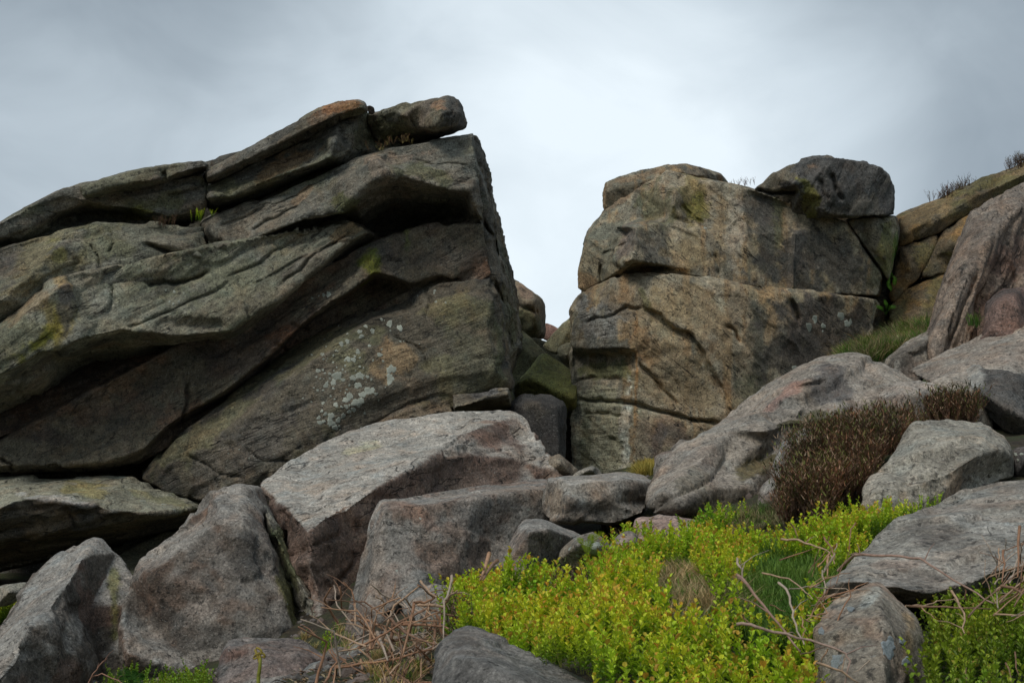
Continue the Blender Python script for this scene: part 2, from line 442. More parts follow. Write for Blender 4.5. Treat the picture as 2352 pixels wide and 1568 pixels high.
    if parent is not None: org = np.array(parent.location)
    else: org = np.array([co[:, 0].mean(), co[:, 1].mean(), co[:, 2].min()])
    m2.vertices.foreach_set('co', (co - org).astype(np.float32).ravel())
    m2.polygons.foreach_set('use_smooth', np.ones(len(m2.polygons), bool))
    set_cols(m2, c); set_cols(m2, mk, 'Mask')
    ba = m2.attributes.new('Bed', 'FLOAT_VECTOR', 'POINT'); ba.data.foreach_set('vector', B.astype(np.float32).ravel())
    m2.materials.clear(); m2.materials.append(ROCK); m2.name = name
    m2.update()
    NFACES += len(m2.polygons)
    o = bpy.data.objects.new(name, m2); COL.objects.link(o)
    if parent is not None: o.parent = parent
    else: o.location = org
    tag(o, label, cat, group)
    if lichens: crusts(o, co, m2, lichens)
    # the sides turned away, and what runs on out of the frame, are kept but with far fewer triangles
    bk = np.where((facing < -0.04) | (px < -110) | (px > 2460) | (py > 1680))[0]
    if len(bk) > 400:
        g = o.vertex_groups.new(name='back'); g.add(bk.tolist(), 1.0, 'REPLACE')
        dm = o.modifiers.new('d', 'DECIMATE'); dm.vertex_group = 'back'; dm.ratio = 1 - 0.93 * len(bk) / nv
        d2_ = o.modifiers.new('e', 'DECIMATE'); d2_.ratio = 0.64
        dg = bpy.context.evaluated_depsgraph_get(); m3 = bpy.data.meshes.new_from_object(o.evaluated_get(dg))
        o.modifiers.clear(); o.data = m3; bpy.data.meshes.remove(m2); m3.name = name; o.vertex_groups.clear()
    global NTRI
    NTRI += len(o.data.loops) - 2 * len(o.data.polygons)
    return o
from mathutils.bvhtree import BVHTree
def crusts(o, co, me, spots):
    """lichen discs lying on a rock: lobed thin caps that follow the surface; spots = (px, py, radius px[, stretch, colour])"""
    q = np.empty(len(me.polygons) * 4, np.int32); me.polygons.foreach_get('vertices', q)
    org = np.array(o.location) + (np.array(o.parent.location) if o.parent else 0)
    t = BVHTree.FromPolygons([tuple(v) for v in co], q.reshape(-1, 4).tolist())
    C0 = Vector(CAM)
    for s in spots:
        px, py, r = s[:3]; st = s[3] if len(s) > 3 else 1.0; col = s[4] if len(s) > 4 else (0.38, 0.405, 0.34)
        n = 22; ph = [random.uniform(0, 6.28) for _ in range(4)]; V = []; C = []; ok = True
        tint = random.uniform(.8, 1.15)
        for ring, lift in ((0, .006), (.55, .007), (.85, .006), (1.0, -.002)):
            for j in range(n if ring else 1):
                a = 2 * math.pi * j / n
                rr = r * ring * (1 + .16 * math.sin(2 * a + ph[0]) + .12 * math.sin(3 * a + ph[1]) + .10 * math.sin(5 * a + ph[2]) + .10 * math.sin(8 * a + ph[3]))
                x = px + rr * math.cos(a); y = py + rr * st * math.sin(a)
                d = Vector(P(x, y, 10.0)) - C0; d.normalize()
                hit = t.ray_cast(C0, d)
                if hit[0] is None: ok = False; break
                V.append(np.array(hit[0] - d * lift)); C.append(np.array(col) * tint * (1.08 if ring > .6 else .92))
            if not ok: break
        if not ok or np.ptp([np.linalg.norm(v - CAM) for v in V]) > .8: continue
        F = [(0, 1 + (j + 1) % n, 1 + j) for j in range(n)]
        for k in range(2):
            b = 1 + k * n
            for j in range(n):
                A_, B_, C_, D_ = b + j, b + (j + 1) % n, b + n + (j + 1) % n, b + n + j
                F += [(A_, B_, C_), (A_, C_, D_)]
        V = np.array(V) - org
        me2 = bpy.data.meshes.new('lichen'); me2.from_pydata([tuple(v) for v in V], [], F); me2.update()
        set_cols(me2, np.array(C)); me2.materials.append(LICHEN)
        for p_ in me2.polygons: p_.use_smooth = True
        lo = bpy.data.objects.new('lichen', me2); COL.objects.link(lo); lo.parent = o

# ------------------------------------------------------------------ ground
GP = [(1100,1560,5.6),(1350,1720,4.8),(1700,1780,4.4),(2100,1780,4.2),(1050,1420,7.2),(1250,1385,7.6),(1450,1350,8.0),(1650,1345,7.9),
      (1800,1400,6.9),(1900,1310,8.0),(2000,1240,8.8),(2130,1175,9.4),(1650,1215,10.6),(1850,1190,10.3),(1450,1262,11),(1300,1345,11),(1350,1290,13),(1420,1230,13.5),
      (2250,1600,5),(2300,1430,6.2),(900,1540,8),(700,1570,9),(500,1610,10),(200,1640,11.5),(-100,1640,12),(900,1470,10.5),(760,1490,12),(560,1520,12.5),
      (400,1380,16),(100,1420,17),(-100,1400,18),(1280,1125,16.5),(1400,1105,21),(1600,1110,19),(1480,1095,18.5),(1100,1200,15),(1000,1300,12.5),
      (1880,1130,10.6),(1950,1070,11.2),(2100,1020,11.8),(2220,1005,12.1),(2050,812,23),(2080,765,24.2),(1960,815,22.3),(2150,790,22.5),(2250,860,16),(2300,1010,12.6),(2400,900,17),
      (1500,1450,6.2),(1300,1480,6.3),(1900,1600,5.2),(1500,1100,26),(300,1350,22),(1000,1150,22),(2500,1200,9),(2500,1500,6)]
gp = np.array([P(*q) for q in GP])
extra = np.array([(-4,0,-.3),(0,0,0),(4,0,0.2),(-8,3,-.4),(8,3,.7),(0,-12,-1.8),(-14,10,0),(14,10,2.6),(-14,24,1.5),(16,24,5.5),(0,30,3.6),(-14,32,3.0),(14,32,5.6),(0,40,4),(-22,-8,-1.5),(22,-8,-1)], float)
gp = np.vstack([gp, extra])
def tps(r2): return 0.5 * r2 * np.log(r2 + 1e-6)
K = tps(((gp[:, None, :2] - gp[None, :, :2]) ** 2).sum(-1)) + np.eye(len(gp)) * 0.6
Q = np.hstack([np.ones((len(gp), 1)), gp[:, :2]])
A = np.block([[K, Q], [Q.T, np.zeros((3, 3))]])
sol = np.linalg.solve(A, np.concatenate([gp[:, 2], np.zeros(3)]))
def ground_z(x, y):
    x = np.asarray(x, float); y = np.asarray(y, float); sh = x.shape; x = x.ravel(); y = y.ravel()
    xc = np.clip(x, -20, 20); yc = np.clip(y, -12, 36)
    z = sol[-3] + sol[-2] * xc + sol[-1] * yc
    for w, g in zip(sol, gp): z = z + w * tps((xc - g[0]) ** 2 + (yc - g[1]) ** 2)
    far = np.hypot(x - xc, y - yc)
    t = sstep(0, 60, far)
    z = z * (1 - t) + (2.0 + 1.5 * np.sin(x / 90) * np.cos(y / 120)) * t
    p3 = np.stack([x, y, 0 * x], -1)
    z = z + 0.05 * fbm(p3, 1.6, 3, 900) * (1 - t) + 2.0 * fbm(p3, 0.02, 2, 901) * t
    return z.reshape(sh)
def axis(a, b, st, far):
    c = np.arange(a, b + 1e-6, st); l = []; r = []; s = st; q = a
    while q > -far: s *= 1.35; q -= s; l.append(q)
    s = st; q = b
    while q < far: s *= 1.35; q += s; r.append(q)
    return np.concatenate([l[::-1], c, r])
gx = axis(-9, 12, 0.10, 1500); gy = axis(2, 27, 0.10, 1500)
X, Y = np.meshgrid(gx, gy); Z = ground_z(X, Y)
nx_, ny_ = len(gx), len(gy)
idx = np.arange(nx_ * ny_).reshape(ny_, nx_)
gf = np.stack([idx[:-1, :-1].ravel(), idx[:-1, 1:].ravel(), idx[1:, 1:].ravel(), idx[1:, :-1].ravel()], -1)
tag(mesh_obj('ground', np.stack([X.ravel(), Y.ravel(), Z.ravel()], -1), gf, SOIL), kind='structure')

def TS(lst, ox, oy, k=.2802): return [(ox + k * q[0], oy + k * q[1], k * q[2] * 1.05) + tuple(q[3:]) for q in lst]
_r = random.Random(3)
WALL_SPOTS = [(_r.gauss(800, 45), _r.gauss(880, 60), _r.uniform(1.2, 3)) for _ in range(70)] + [(q[0], q[1], q[2] * .9) + tuple(q[3:]) for q in TS([(920,870,22),(1265,675,26),(1180,640,28),(935,705,20),(985,660,16),(1040,700,22),(950,745,22),(835,785,20),(785,805,22),(1015,820,14),(1100,895,22),(630,890,16),(840,930,24),(885,935,22),(595,1025,20),(650,1045,10),(750,1065,40),(720,1120,26),(690,1050,14),(660,1145,24),(880,1085,26),(935,1065,34),(920,1145,28),(800,1100,18),(1195,1015,40),(1185,1085,36),(1180,1120,24),(590,1185,12),(635,1185,10),(720,1170,12),(850,1240,34),(1010,1190,38),(960,1220,30),(1040,1185,24),(950,1270,28),(900,1285,34),(930,1300,26),(820,1265,24),(825,1320,20),(850,1360,18),(885,1345,22),(740,1305,22),(635,1290,14),(625,1355,14),(655,1380,18),(600,1410,18),(610,1450,22),(640,1440,16),(700,1400,32),(700,1450,34),(735,1490,26),(760,1430,24),(800,1395,22),(1070,1215,14),(540,1280,9),(470,1250,7),(1550,370,12),(1545,390,8),(1560,460,10),(1640,467,8),(1410,410,7),(1115,605,14),(1270,785,9),(1300,780,8),(1425,805,6),(740,860,8),(755,865,7),(720,900,10),(640,930,10),(690,1090,10),(560,1165,8),(1000,1075,16)], 564, 564)]
BAND_SPOTS = TS([(680,400,20),(640,405,14),(545,430,9),(600,412,7)], 564, 564)
GREEN_SPOTS = TS([(1360,365,8),(1428,378,11),(1325,450,7),(1390,460,9),(1420,478,10),(1465,460,10),(1505,388,7)], 0, 564)
BLOCK_SPOTS = TS([(638,1440,22,1.3),(590,1505,26,1.2),(706,1497,18,1.2),(702,1540,8),(852,1415,28,1.1),(903,1478,24,1.2),(930,1463,14,1.4)], 1693, 329) + [(1826, 846, 6, 1.3)]
BLUE = (0.30, 0.34, 0.35)
ROSETTES = TS([(1240,1280,62,1.1,BLUE),(1390,1385,42,.8,BLUE),(1355,1225,26,1,BLUE),(815,1390,50,1.2,BLUE),(1255,1205,30,.7,BLUE),(930,960,26,1,BLUE),(690,1140,22,1.6,BLUE)], 1693, 1129)
# ------------------------------------------------------------------ left crag
LC = empty('rock_outcrop', tuple(P(600, 1150, 22)), 'tall layered gritstone crag of tilted slabs with an overhanging prow, left of the gap', 'crag')
def slab(name, outline, **k):
    k.setdefault('T', 1.1); k.setdefault('k', 1.0); k.setdefault('vox', 0.031); k.setdefault('rnd', 1)
    k.setdefault('parent', LC); k.setdefault('bed', (20, 5.0, 0.022)); k.setdefault('mask', (0.0, 0.05, 0.8)); k.setdefault('amp', 0.016)
    k.setdefault('base', (0.15, 0.147, 0.125))
    k.setdefault('mixes', [((0.155,0.16,0.10),0.6,0.05,0.5), ((0.06,0.06,0.055),1.1,0.12,0.6,(.4,.6,1.6),'B'), ((0.20,0.165,0.125),0.9,0.16,0.45,(.35,.6,1.8),'B'), ((0.23,0.225,0.20),1.7,.2,.4)])
    return rock(name, outline, **k)
# added filler body behind the slabs, coloured dark for the shade in gaps
slab('filler_core', [(-90,600),(0,540),(130,470),(300,420),(470,405),(600,365),(760,290),(840,285),(900,345),(1060,330),(1100,520),(1150,640),(1165,800),(1165,1000),(1100,1100),(500,1250),(-90,1400)], d=23.6, T=2.0, vox=0.12, base=(0.07,0.062,0.05), bed=None)
slab('rock_slab', [(-90,560,20.6),(0,512,20.8),(60,478,20.9),(130,445,21.1),(190,424,21.3),(330,430,21.45),(400,424,21.5),(440,409,21.5),(468,400,21.5),(474,420,21.6),(473,450,21.5),(470,480,21.6),(462,503,22.0),(435,512,22.2),(400,513,22.2),(350,515,22.2),(310,500,22.2),(260,492,22.1),(200,492,22.0),(150,502,21.8),(95,535,21.6),(40,558,21.4),(0,568,21.3),(-90,595,21.2)],
     inner=[[(-90,580,20.6),(0,548,20.9),(60,525,21.0),(130,490,21.2),(200,470,21.3),(270,476,21.3),(330,488,21.4),(400,492,21.5),(460,480,21.5)],[(200,462,21.2),(280,452,21.3),(340,442,21.35),(400,430,21.4)]],
     cracks=[([(462,425),(420,445),(380,455)],5,.06)], blobs=[(330,475,80,28,-10,OLIVE,.8),(330,490,45,18,0,(0.17,0.17,0.04),.7),(250,462,60,20,-10,(0.2,0.17,0.10),.5)])
slab('rock_slab', [(185,428,20.9),(230,415,20.9),(290,397,21),(320,391,21),(370,398,21.1),(420,379,21.2),(465,368,21.2),(480,378,21.3),(478,392,21.5),(440,401,21.6),(400,413,21.6),(380,420,21.6),(330,430,21.5),(270,440,21.4),(225,452,21.3),(195,452,21.1)],
     inner=[[(205,446,20.9),(270,425,20.9),(330,418,20.9),(385,408,21),(430,392,21.1),(474,384,21.2)]], base=(0.13,0.115,0.095), cracks=[([(372,396),(385,415)],6,.1)], amp=0.025)
slab('rock_slab', [(475,397,21.3),(560,352,21.2),(620,320,21.1),(690,280,21),(730,255,21),(790,235,21),(822,232,21),(838,240,21.1),(842,256,21.3),(800,267,21.5),(745,290,21.6),(700,310,21.6),(640,343,21.6),(580,368,21.6),(520,398,21.6),(478,420,21.6)],
     inner=[[(480,408,21.2),(570,365,21.1),(640,330,21),(700,298,20.9),(750,275,20.9),(835,249,21)]], blobs=[(790,243,50,16,-12,RUST,.55),(740,265,30,14,-30,RUST,.2)], base=(0.14,0.12,0.09), amp=0.025)
slab('rock_slab', [(477,430,21.6),(530,407,21.6),(600,372,21.6),(660,345,21.6),(720,312,21.5),(775,288,21.4),(815,268,21.6),(842,263,22.0),(850,285,22.3),(856,320,22.4),(868,338,22.4),(900,338,22.4),(930,336,22.5),(870,360,22.4),(800,385,22.3),(730,401,22.4),(650,436,22.4),(580,466,22.4),(520,482,22.4),(490,486,22.3),(471,468,22.0)],
     inner=[[(480,452,21.2),(530,450,21.3),(580,430,21.3),(640,405,21.2),(720,378,21.1),(765,360,21.0),(800,352,21.5),(850,340,22)],[(775,288,21.4),(768,325,20.9),(765,360,21.0)]],
     blobs=[(660,370,70,22,-28,(0.24,0.15,0.075),.6),(840,310,22,45,0,OLIVE,.6),(510,440,25,25,0,OLIVE,.6),(560,440,60,16,-20,OLIVE,.5),(768,330,9,40,0,DARK,.5)])
slab('rock_slab', [(840,264,21.9),(870,262,21.8),(900,255,21.7),(960,240,21.5),(1000,226,21.4),(1035,222,21.5),(1055,228,21.7),(1066,245,22),(1073,272,22.3),(1068,292,22.3),(1040,307,22.4),(1000,320,22.4),(970,326,22.4),(940,325,22.4),(900,332,22.4),(870,330,22.4),(852,300,22.2)],
     inner=[[(1010,232,21.3),(1016,262,21.0),(1000,290,21.1),(950,295,21.6),(900,300,21.9)],[(1055,262,21.4),(1045,285,21.5),(1000,290,21.1)],[(930,262,21.4),(960,295,21.6)]], T=1.3, k=.85, rnd=2,
     cracks=[([(945,265),(955,295),(1000,303),(1040,290)],4,.06),([(1015,268),(1040,262)],3,.05)],
     blobs=[(900,300,50,22,20,OLIVE,.8),(1040,260,28,40,0,(0.07,0.07,0.065),.8),(1008,242,16,12,0,(0.26,0.15,0.09),.6)], base=(0.15,0.125,0.10))
slab('rock_slab', [(841,243,21.2),(850,241,21.2),(858,247,21.3),(860,256,21.4),(856,263,21.4),(846,261,21.3)], T=.25, k=.7, vox=.025, base=(0.1,0.08,0.07), amp=.01, bed=None)
# big prow slab with its hollow roof
slab('rock_slab', [(467,510,21.7),(530,482,21.7),(600,454,21.6),(680,434,21.5),(740,414,21.4),(790,380,21.4),(820,364,21.4),(850,354,21.4),(900,338,21.5),(960,327,21.5),(1030,317,21.6),(1086,308,21.6),(1090,345,21.5),(1098,400,21.5),(1103,460,21.6),(1111,507,21.9),(1063,507,23.0),(998,513,23.2),(928,530,23.3),(872,543,23.2),(845,520,22.8),(800,502,22.2),(760,497,22.0),(700,510,22),(650,533,22),(590,568,22),(545,588,21.9),(520,583,21.8),(480,550,21.7),(463,522,21.7)],
     inner=[[(470,520,21.5),(540,570,21.4),(600,540,21.3),(660,515,21.2),(720,495,21.1),(788,486,21.0),(805,457,20.85),(832,430,20.8),(858,410,20.7),(886,400,20.75),(928,403,20.9),(970,419,21.0),(1026,433,21.1),(1077,436,21.15),(1098,490,21.4)],
            [(850,354,21.4),(862,372,20.85),(886,400,20.75)],[(790,380,21.4),(800,420,20.95)],[(920,470,22.5),(1000,480,22.6),(1060,470,22.3)]],
     cracks=[([(620,470),(560,500),(500,525)],3,.04),([(800,385),(700,440),(620,480)],3,.04),([(690,470),(640,495),(580,530)],3,.05),([(950,360),(1020,372),(1080,380)],2.5,.03)], amp=0.016,
     blobs=[(960,385,95,24,12,OLIVE,.75),(865,380,40,18,60,(0.24,0.20,0.16),.6),(740,460,80,35,-15,(0.16,0.16,0.14),.6),(800,480,30,30,0,MOSS,.6),(700,445,40,10,-35,(0.24,0.15,0.08),.5),(910,360,70,14,-10,(0.22,0.16,0.12),.5)])
# receding side wall of the prow
slab('rock_slab', [(1084,312,22.2),(1094,313,22.2),(1103,336,22.5),(1113,367,22.8),(1124,412,23.0),(1122,436,23.0),(1134,454,23.3),(1137,480,23.5),(1143,519,23.6),(1153,555,23.9),(1164,594,24.0),(1171,625,24.2),(1178,640,24.3),(1186,682,24.4),(1194,746,24.6),(1192,802,24.6),(1180,842,24.4),(1172,870,24.0),(1165,850,22.6),(1155,760,22.4),(1140,690,22.2),(1124,634,22.0),(1118,580,21.95),(1106,505,21.9),(1092,400,21.9)],
     inner=[[(1105,400,21.9),(1128,520,22.0),(1145,620,22.3),(1165,720,22.7),(1176,800,23.2)]],
     cracks=[([(1112,505),(1138,560),(1150,590)],4,.15),([(1128,640),(1160,690),(1172,760),(1180,830)],4,.12),([(1103,340),(1122,430)],3,.05),([(1150,600),(1175,670)],3,.08)], T=1.2, amp=.035, bed=(20,4,.03),
     base=(0.12,0.11,0.09), blobs=[(1170,720,18,70,-8,OLIVE,.6)])
# green face below the cap layers
slab('rock_slab', [(-90,608,20.8),(0,588,20.9),(60,564,21),(110,545,21),(150,524,21),(210,512,21),(280,512,21.1),(330,524,21.2),(380,530,21.3),(440,522,21.4),(464,524,21.5),(471,560,21.4),(475,585,21.4),(455,610,21.15),(430,629,21.05),(390,640,20.95),(345,633,20.9),(325,636,20.85),(250,653,20.75),(205,664,20.7),(185,668,20.8),(150,700,20.9),(0,780,21),(-90,840,21)],
     inner=[[(140,560,20.6),(60,640,20.3),(0,690,20.1)],[(330,560,20.9),(440,560,21.0),(460,590,20.95)],[(350,615,20.95),(430,612,21.0)],[(200,600,20.65),(250,620,20.7)],[(260,560,20.8)]],
     cracks=[([(325,563),(380,576),(430,592),(474,600)],5,.14),([(340,633),(352,618),(372,608)],5,.1),([(205,560),(225,590),(228,620)],3,.05),([(250,525),(262,560),(250,580)],3,.05)], steps=[([(40,690),(90,640),(150,610),(190,600)],.08,30)],
     base=(0.185,0.185,0.145), blobs=[(80,600,110,60,-30,(0.21,0.18,0.10),.6),(240,570,60,50,0,OLIVE,.6),(130,580,40,25,-30,(0.22,0.20,0.05),.5),(20,600,30,50,20,(0.11,0.105,0.10),.6),(390,560,60,20,5,(0.2,0.17,0.13),.5)])
slab('rock_slab', [(478,580,21.3),(500,584,21.3),(524,594,21.3),(505,602,21.3),(482,609,21.3)], T=.8, vox=.03, base=(0.14,0.13,0.11), amp=.01, bed=None)
slab('rock_slab', [(475,540,21.6),(490,552,21.6),(512,574,21.6),(500,580,21.6),(478,576,21.6)], T=.8, vox=.03, base=(0.13,0.12,0.10), amp=.01, bed=None)
slab('rock_slab', [(-90,812,20.2),(0,742,20.3),(60,692,20.4),(120,642,20.5),(150,632,20.5),(190,672,20.6),(250,660,20.75),(300,645,20.85),(340,640,20.9),(360,648,20.95),(400,648,21.0),(440,634,21.05),(480,615,21.1),(530,604,21.2),(590,583,21.25),(650,549,21.4),(700,524,21.4),(760,511,21.4),(790,512,21.4),(830,520,21.5),(856,535,21.8),(866,544,22.4),(830,566,22.5),(760,622,22.5),(676,688,22.5),(606,748,22.6),(530,794,23.0),(470,832,23.1),(400,866,23.2),(330,878,23.3),(250,906,23.3),(150,950,23.2),(0,1000,23),(-90,1030,23)],
     inner=[[(-90,910,20.0),(0,861,20.1),(28,848,20.1),(78,814,20.15),(140,797,20.2),(180,780,20.2),(196,760,20.3),(238,768,20.45),(280,757,20.55),(350,763,20.6),(400,771,20.7),(460,766,20.8),(532,758,20.9),(574,729,21.0),(650,680,21.1),(720,620,21.2),(790,560,21.25),(840,535,21.4)],
            [(-90,830,20.0),(0,770,20.0),(60,720,20.05),(110,670,20.1),(148,650,20.2),(158,690,20.3),(170,740,20.35),(196,760,20.3)],[(390,738,20.75),(440,722,20.8),(520,730,20.88),(560,730,20.9)],[(420,750,20.92),(500,748,21.0)],
            [(200,850,22.6),(400,810,22.5),(500,790,22.4)]],
     cracks=[([(258,655),(262,690),(245,715)],4,.06),([(860,545),(760,560),(640,625),(560,665)],3,.04),([(700,530),(600,600),(520,640)],3,.05),([(330,640),(345,652),(400,655),(440,640),(480,618)],4,.1),([(820,528),(740,575),(690,625),(640,660)],3,.06),([(280,752),(360,728),(450,690),(540,640)],2.5,.05)],
     steps=[([(150,640),(60,720),(0,790)],.06,40)], bed=(36,5,.028),
     base=(0.185,0.185,0.145), blobs=[(100,770,75,24,-40,(0.17,0.17,0.02),.9),(130,740,40,40,0,(0.26,0.2,0.05),.6),(60,700,50,26,-35,(0.24,0.17,0.10),.6),(145,650,26,14,20,(0.3,0.2,0.08),.6),(150,700,16,60,0,(0.09,0.085,0.09),.7),(300,720,120,40,-5,(0.19,0.19,0.15),.5),(600,640,120,40,-38,(0.20,0.20,0.14),.5),(400,740,40,14,0,(0.22,0.19,0.14),.5),(800,530,45,16,-20,(0.26,0.18,0.09),.6),(400,692,45,30,0,(0.19,0.19,0.17),.4)],
     mblobs=[(400,690,45,35,0,0,.3),(220,700,60,30,0,0,.25)], lichens=GREEN_SPOTS)
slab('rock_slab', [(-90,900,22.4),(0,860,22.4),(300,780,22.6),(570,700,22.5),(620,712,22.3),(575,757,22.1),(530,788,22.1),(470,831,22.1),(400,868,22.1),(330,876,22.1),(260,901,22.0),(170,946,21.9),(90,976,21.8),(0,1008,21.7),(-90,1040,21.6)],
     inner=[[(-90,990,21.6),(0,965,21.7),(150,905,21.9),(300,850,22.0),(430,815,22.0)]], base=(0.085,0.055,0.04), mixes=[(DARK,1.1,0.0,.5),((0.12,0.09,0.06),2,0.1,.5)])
# long diagonal slab
slab('rock_slab', [(-90,1052,21.4),(0,1020,21.4),(90,988,21.5),(170,958,21.6),(260,912,21.7),(330,886,21.8),(400,879,21.8),(440,858,21.8),(480,835,21.8),(530,797,21.8),(575,772,21.8),(606,748,21.8),(676,688,21.8),(760,622,21.8),(827,570,21.7),(868,550,21.7),(928,535,21.8),(998,519,21.8),(1063,511,21.8),(1111,511,21.8),(1120,570,21.8),(1127,632,21.8),(1074,643,21.9),(1012,639,22),(956,660,22.1),(939,664,22.3),(914,651,22.4),(881,641,22.5),(861,640,22.5),(830,658,22.5),(788,688,22.5),(704,745,22.5),(658,792,22.6),(588,862,22.6),(518,918,22.5),(440,965,22.3),(400,983,22.2),(360,1030,22),(320,1062,22),(240,1078,21.9),(150,1083,21.8),(60,1086,21.7),(0,1090,21.6),(-90,1094,21.5)],
     inner=[[(-90,1078,21.1),(0,1072,21.2),(100,1068,21.2),(240,1060,21.3),(330,1030,21.4),(385,978,21.5),(434,945,21.5),(513,900,21.4),(560,862,21.4),(616,815,21.4),(658,776,21.4),(704,734,21.4),(788,676,21.4),(830,648,21.4),(858,628,21.35),(914,640,21.55),(945,650,21.7),(1012,632,21.7)],[(868,550,21.7),(858,590,21.4),(858,628,21.35)]],
     cracks=[([(432,880),(424,930),(416,975)],4,.1),([(665,740),(690,752),(708,760)],4,.05),([(625,786),(650,796),(665,812)],4,.05),([(0,1050),(30,1070),(25,1085)],4,.1)], bed=(30,4,.018),
     base=(0.121,0.093,0.071), mixes=[((0.15,0.14,0.10),0.6,0.05,.5),(DARK,1.2,0.12,.5),((0.17,0.10,0.065),0.9,0.1,.5)],
     blobs=[(850,600,26,50,0,(0.12,0.14,0.02),.85),(935,545,8,50,0,(0.11,0.13,0.03),.6),(1000,590,90,40,0,(0.11,0.095,0.08),.6),(660,760,40,14,-30,(0.2,0.09,0.045),.4)], lichens=BAND_SPOTS)
# lichen-covered base wall
slab('rock_slab', [(326,1084,21.8),(362,1050,21.5),(400,1000,21.5),(445,982,21.5),(520,950,21.5),(588,900,21.55),(640,850,21.7),(672,812,22.1),(710,772,22.6),(760,735,22.7),(830,700,22.7),(900,690,22.6),(940,680,22.2),(975,664,21.9),(1012,650,21.8),(1074,652,21.7),(1126,640,21.7),(1148,700,21.8),(1160,780,21.8),(1168,860,21.9),(1170,886,21.9),(1110,891,21.55),(1060,896,21.45),(1010,902,21.4),(960,912,21.38),(920,930,21.35),(880,945,21.33),(840,975,21.3),(820,1000,21.25),(850,1080,21.5),(740,1160,21.2),(560,1160,21.2),(480,1160,21.3),(440,1148,21.4),(380,1128,21.5),(330,1100,21.6)],
     inner=[[(380,1060,21.3),(460,1010,21.2),(560,965,21.1),(660,880,21.2),(760,800,21.4),(860,735,21.6),(960,710,21.55),(1080,690,21.4),(1130,700,21.5)],[(1120,760,21.4),(1140,850,21.4)],[(600,1080,20.9),(760,960,21.1),(900,880,21.25),(1050,860,21.35)]],
     cracks=[([(560,1030),(610,1060),(650,1055),(700,1075)],3,.05),([(420,1040),(500,1085),(560,1095)],3,.05),([(1000,1000),(1040,940),(1100,925)],3,.04),([(900,770),(960,800),(990,850)],2.5,.04),([(975,655),(985,690),(982,730)],4,.05),([(800,1010),(840,985),(900,955)],4,.03)],
     steps=[([(990,720),(1010,745),(1028,770)],.05,20),([(880,960),(940,925),(1000,900),(1060,905)],.06,12)],
     base=(0.121,0.106,0.081), mixes=[((0.20,0.155,0.10),0.5,0.0,.6),(DARK,1.0,0.15,.6),((0.15,0.15,0.08),0.8,0.1,.5)],
     blobs=[(900,820,50,50,0,(0.27,0.19,0.11),.75),(1040,700,60,30,0,(0.2,0.17,0.09),.6),(1080,800,60,90,0,(0.11,0.105,0.08),.6),(1150,800,10,90,0,OLIVE,.7),(560,1040,160,60,-30,(0.11,0.10,0.09),.6)],
     mblobs=[(560,1040,120,60,0,0,.35),(800,900,90,100,0,0,.3)], lichens=WALL_SPOTS, amp=.03)
slab('rock_slab', [(845,968,21.4),(880,948,21.4),(930,932,21.4),(980,912,21.5),(1030,907,21.5),(1040,945,21.4),(1030,1000,21.2),(900,1040,21),(800,1030,21)], T=1.5, base=(0.16,0.12,0.08), cracks=[([(870,985),(950,965),(1030,950)],4,.05)])
slab('rock_slab', [(1035,905,21.3),(1110,895,21.3),(1168,888,21.5),(1174,910,21.8),(1174,940,22.3),(1120,950,22.4),(1070,960,22.2),(1045,975,21.8)], inner=[[(1040,938,21.1),(1075,930,21.05),(1120,912,21.1),(1168,905,21.3)]], T=1.5, base=(0.17,0.13,0.08), bed=(5,8,.03), blobs=[(1120,900,50,9,-6,(0.13,0.13,0.14),.6)], mask=(0,.4,.8))
# ledge slab over the cave
CV = rock('rock_ledge', [(-90,1108,21.6),(0,1103,21.6),(50,1098,21.6),(150,1100,21.6),(300,1099,21.5),(325,1112,21.4),(380,1136,21.3),(440,1156,21.1),(466,1164,21),(448,1188,21.2),(380,1212,21.6),(280,1244,21.8),(196,1262,21.8),(80,1285,21.6),(0,1296,21.4),(-90,1330,21)],
     inner=[[(-90,1215,19.4),(0,1165,19.4),(30,1150,19.5),(64,1141,19.7),(112,1146,19.7),(148,1153,19.7),(210,1156,19.8),(260,1172,19.8),(336,1179,19.9),(400,1176,20.2),(448,1168,20.6)],[(-90,1280,19.8),(0,1240,19.9),(100,1225,20.1),(196,1215,20.2),(280,1205,20.3),(360,1190,20.5)]],
     T=1.5, k=1.0, vox=.033, rnd=2, amp=.03, bed=(12,6,.05), base=(0.12,0.10,0.075), topc=((0.26,0.255,0.20),0.35,.9), mask=(0,.25,.5), cracks=[([(150,1160),(165,1190),(180,1215)],4,.06)],
     mixes=[(DARK,1.2,0.05,.5),((0.19,0.14,0.09),1.5,.1,.5)], blobs=[(200,1125,60,14,5,(0.30,0.24,0.06),.5),(380,1150,60,16,12,(0.22,0.22,0.12),.6),(150,1150,90,7,10,(0.45,0.45,0.46),.5)], mblobs=[(340,1150,110,18,12,0,.6)],
     label='low projecting rock ledge with pale wet top above the black cave at lower left', cat='ledge')
rock('cave_floor_rock', [(255,1290,21.2),(290,1262,21.6),(350,1245,21.8),(400,1222,21.8),(470,1195,21.9),(560,1180,22),(560,1420,19),(250,1420,19)], T=1.5, vox=.05, bed=(5,6,.08), base=(0.11,0.10,0.07), amp=.05, topc=((0.16,0.16,0.11),.4,.5),
     label='dull mossy bedrock step at the back of the cave between the two lower left boulders', cat='rock')

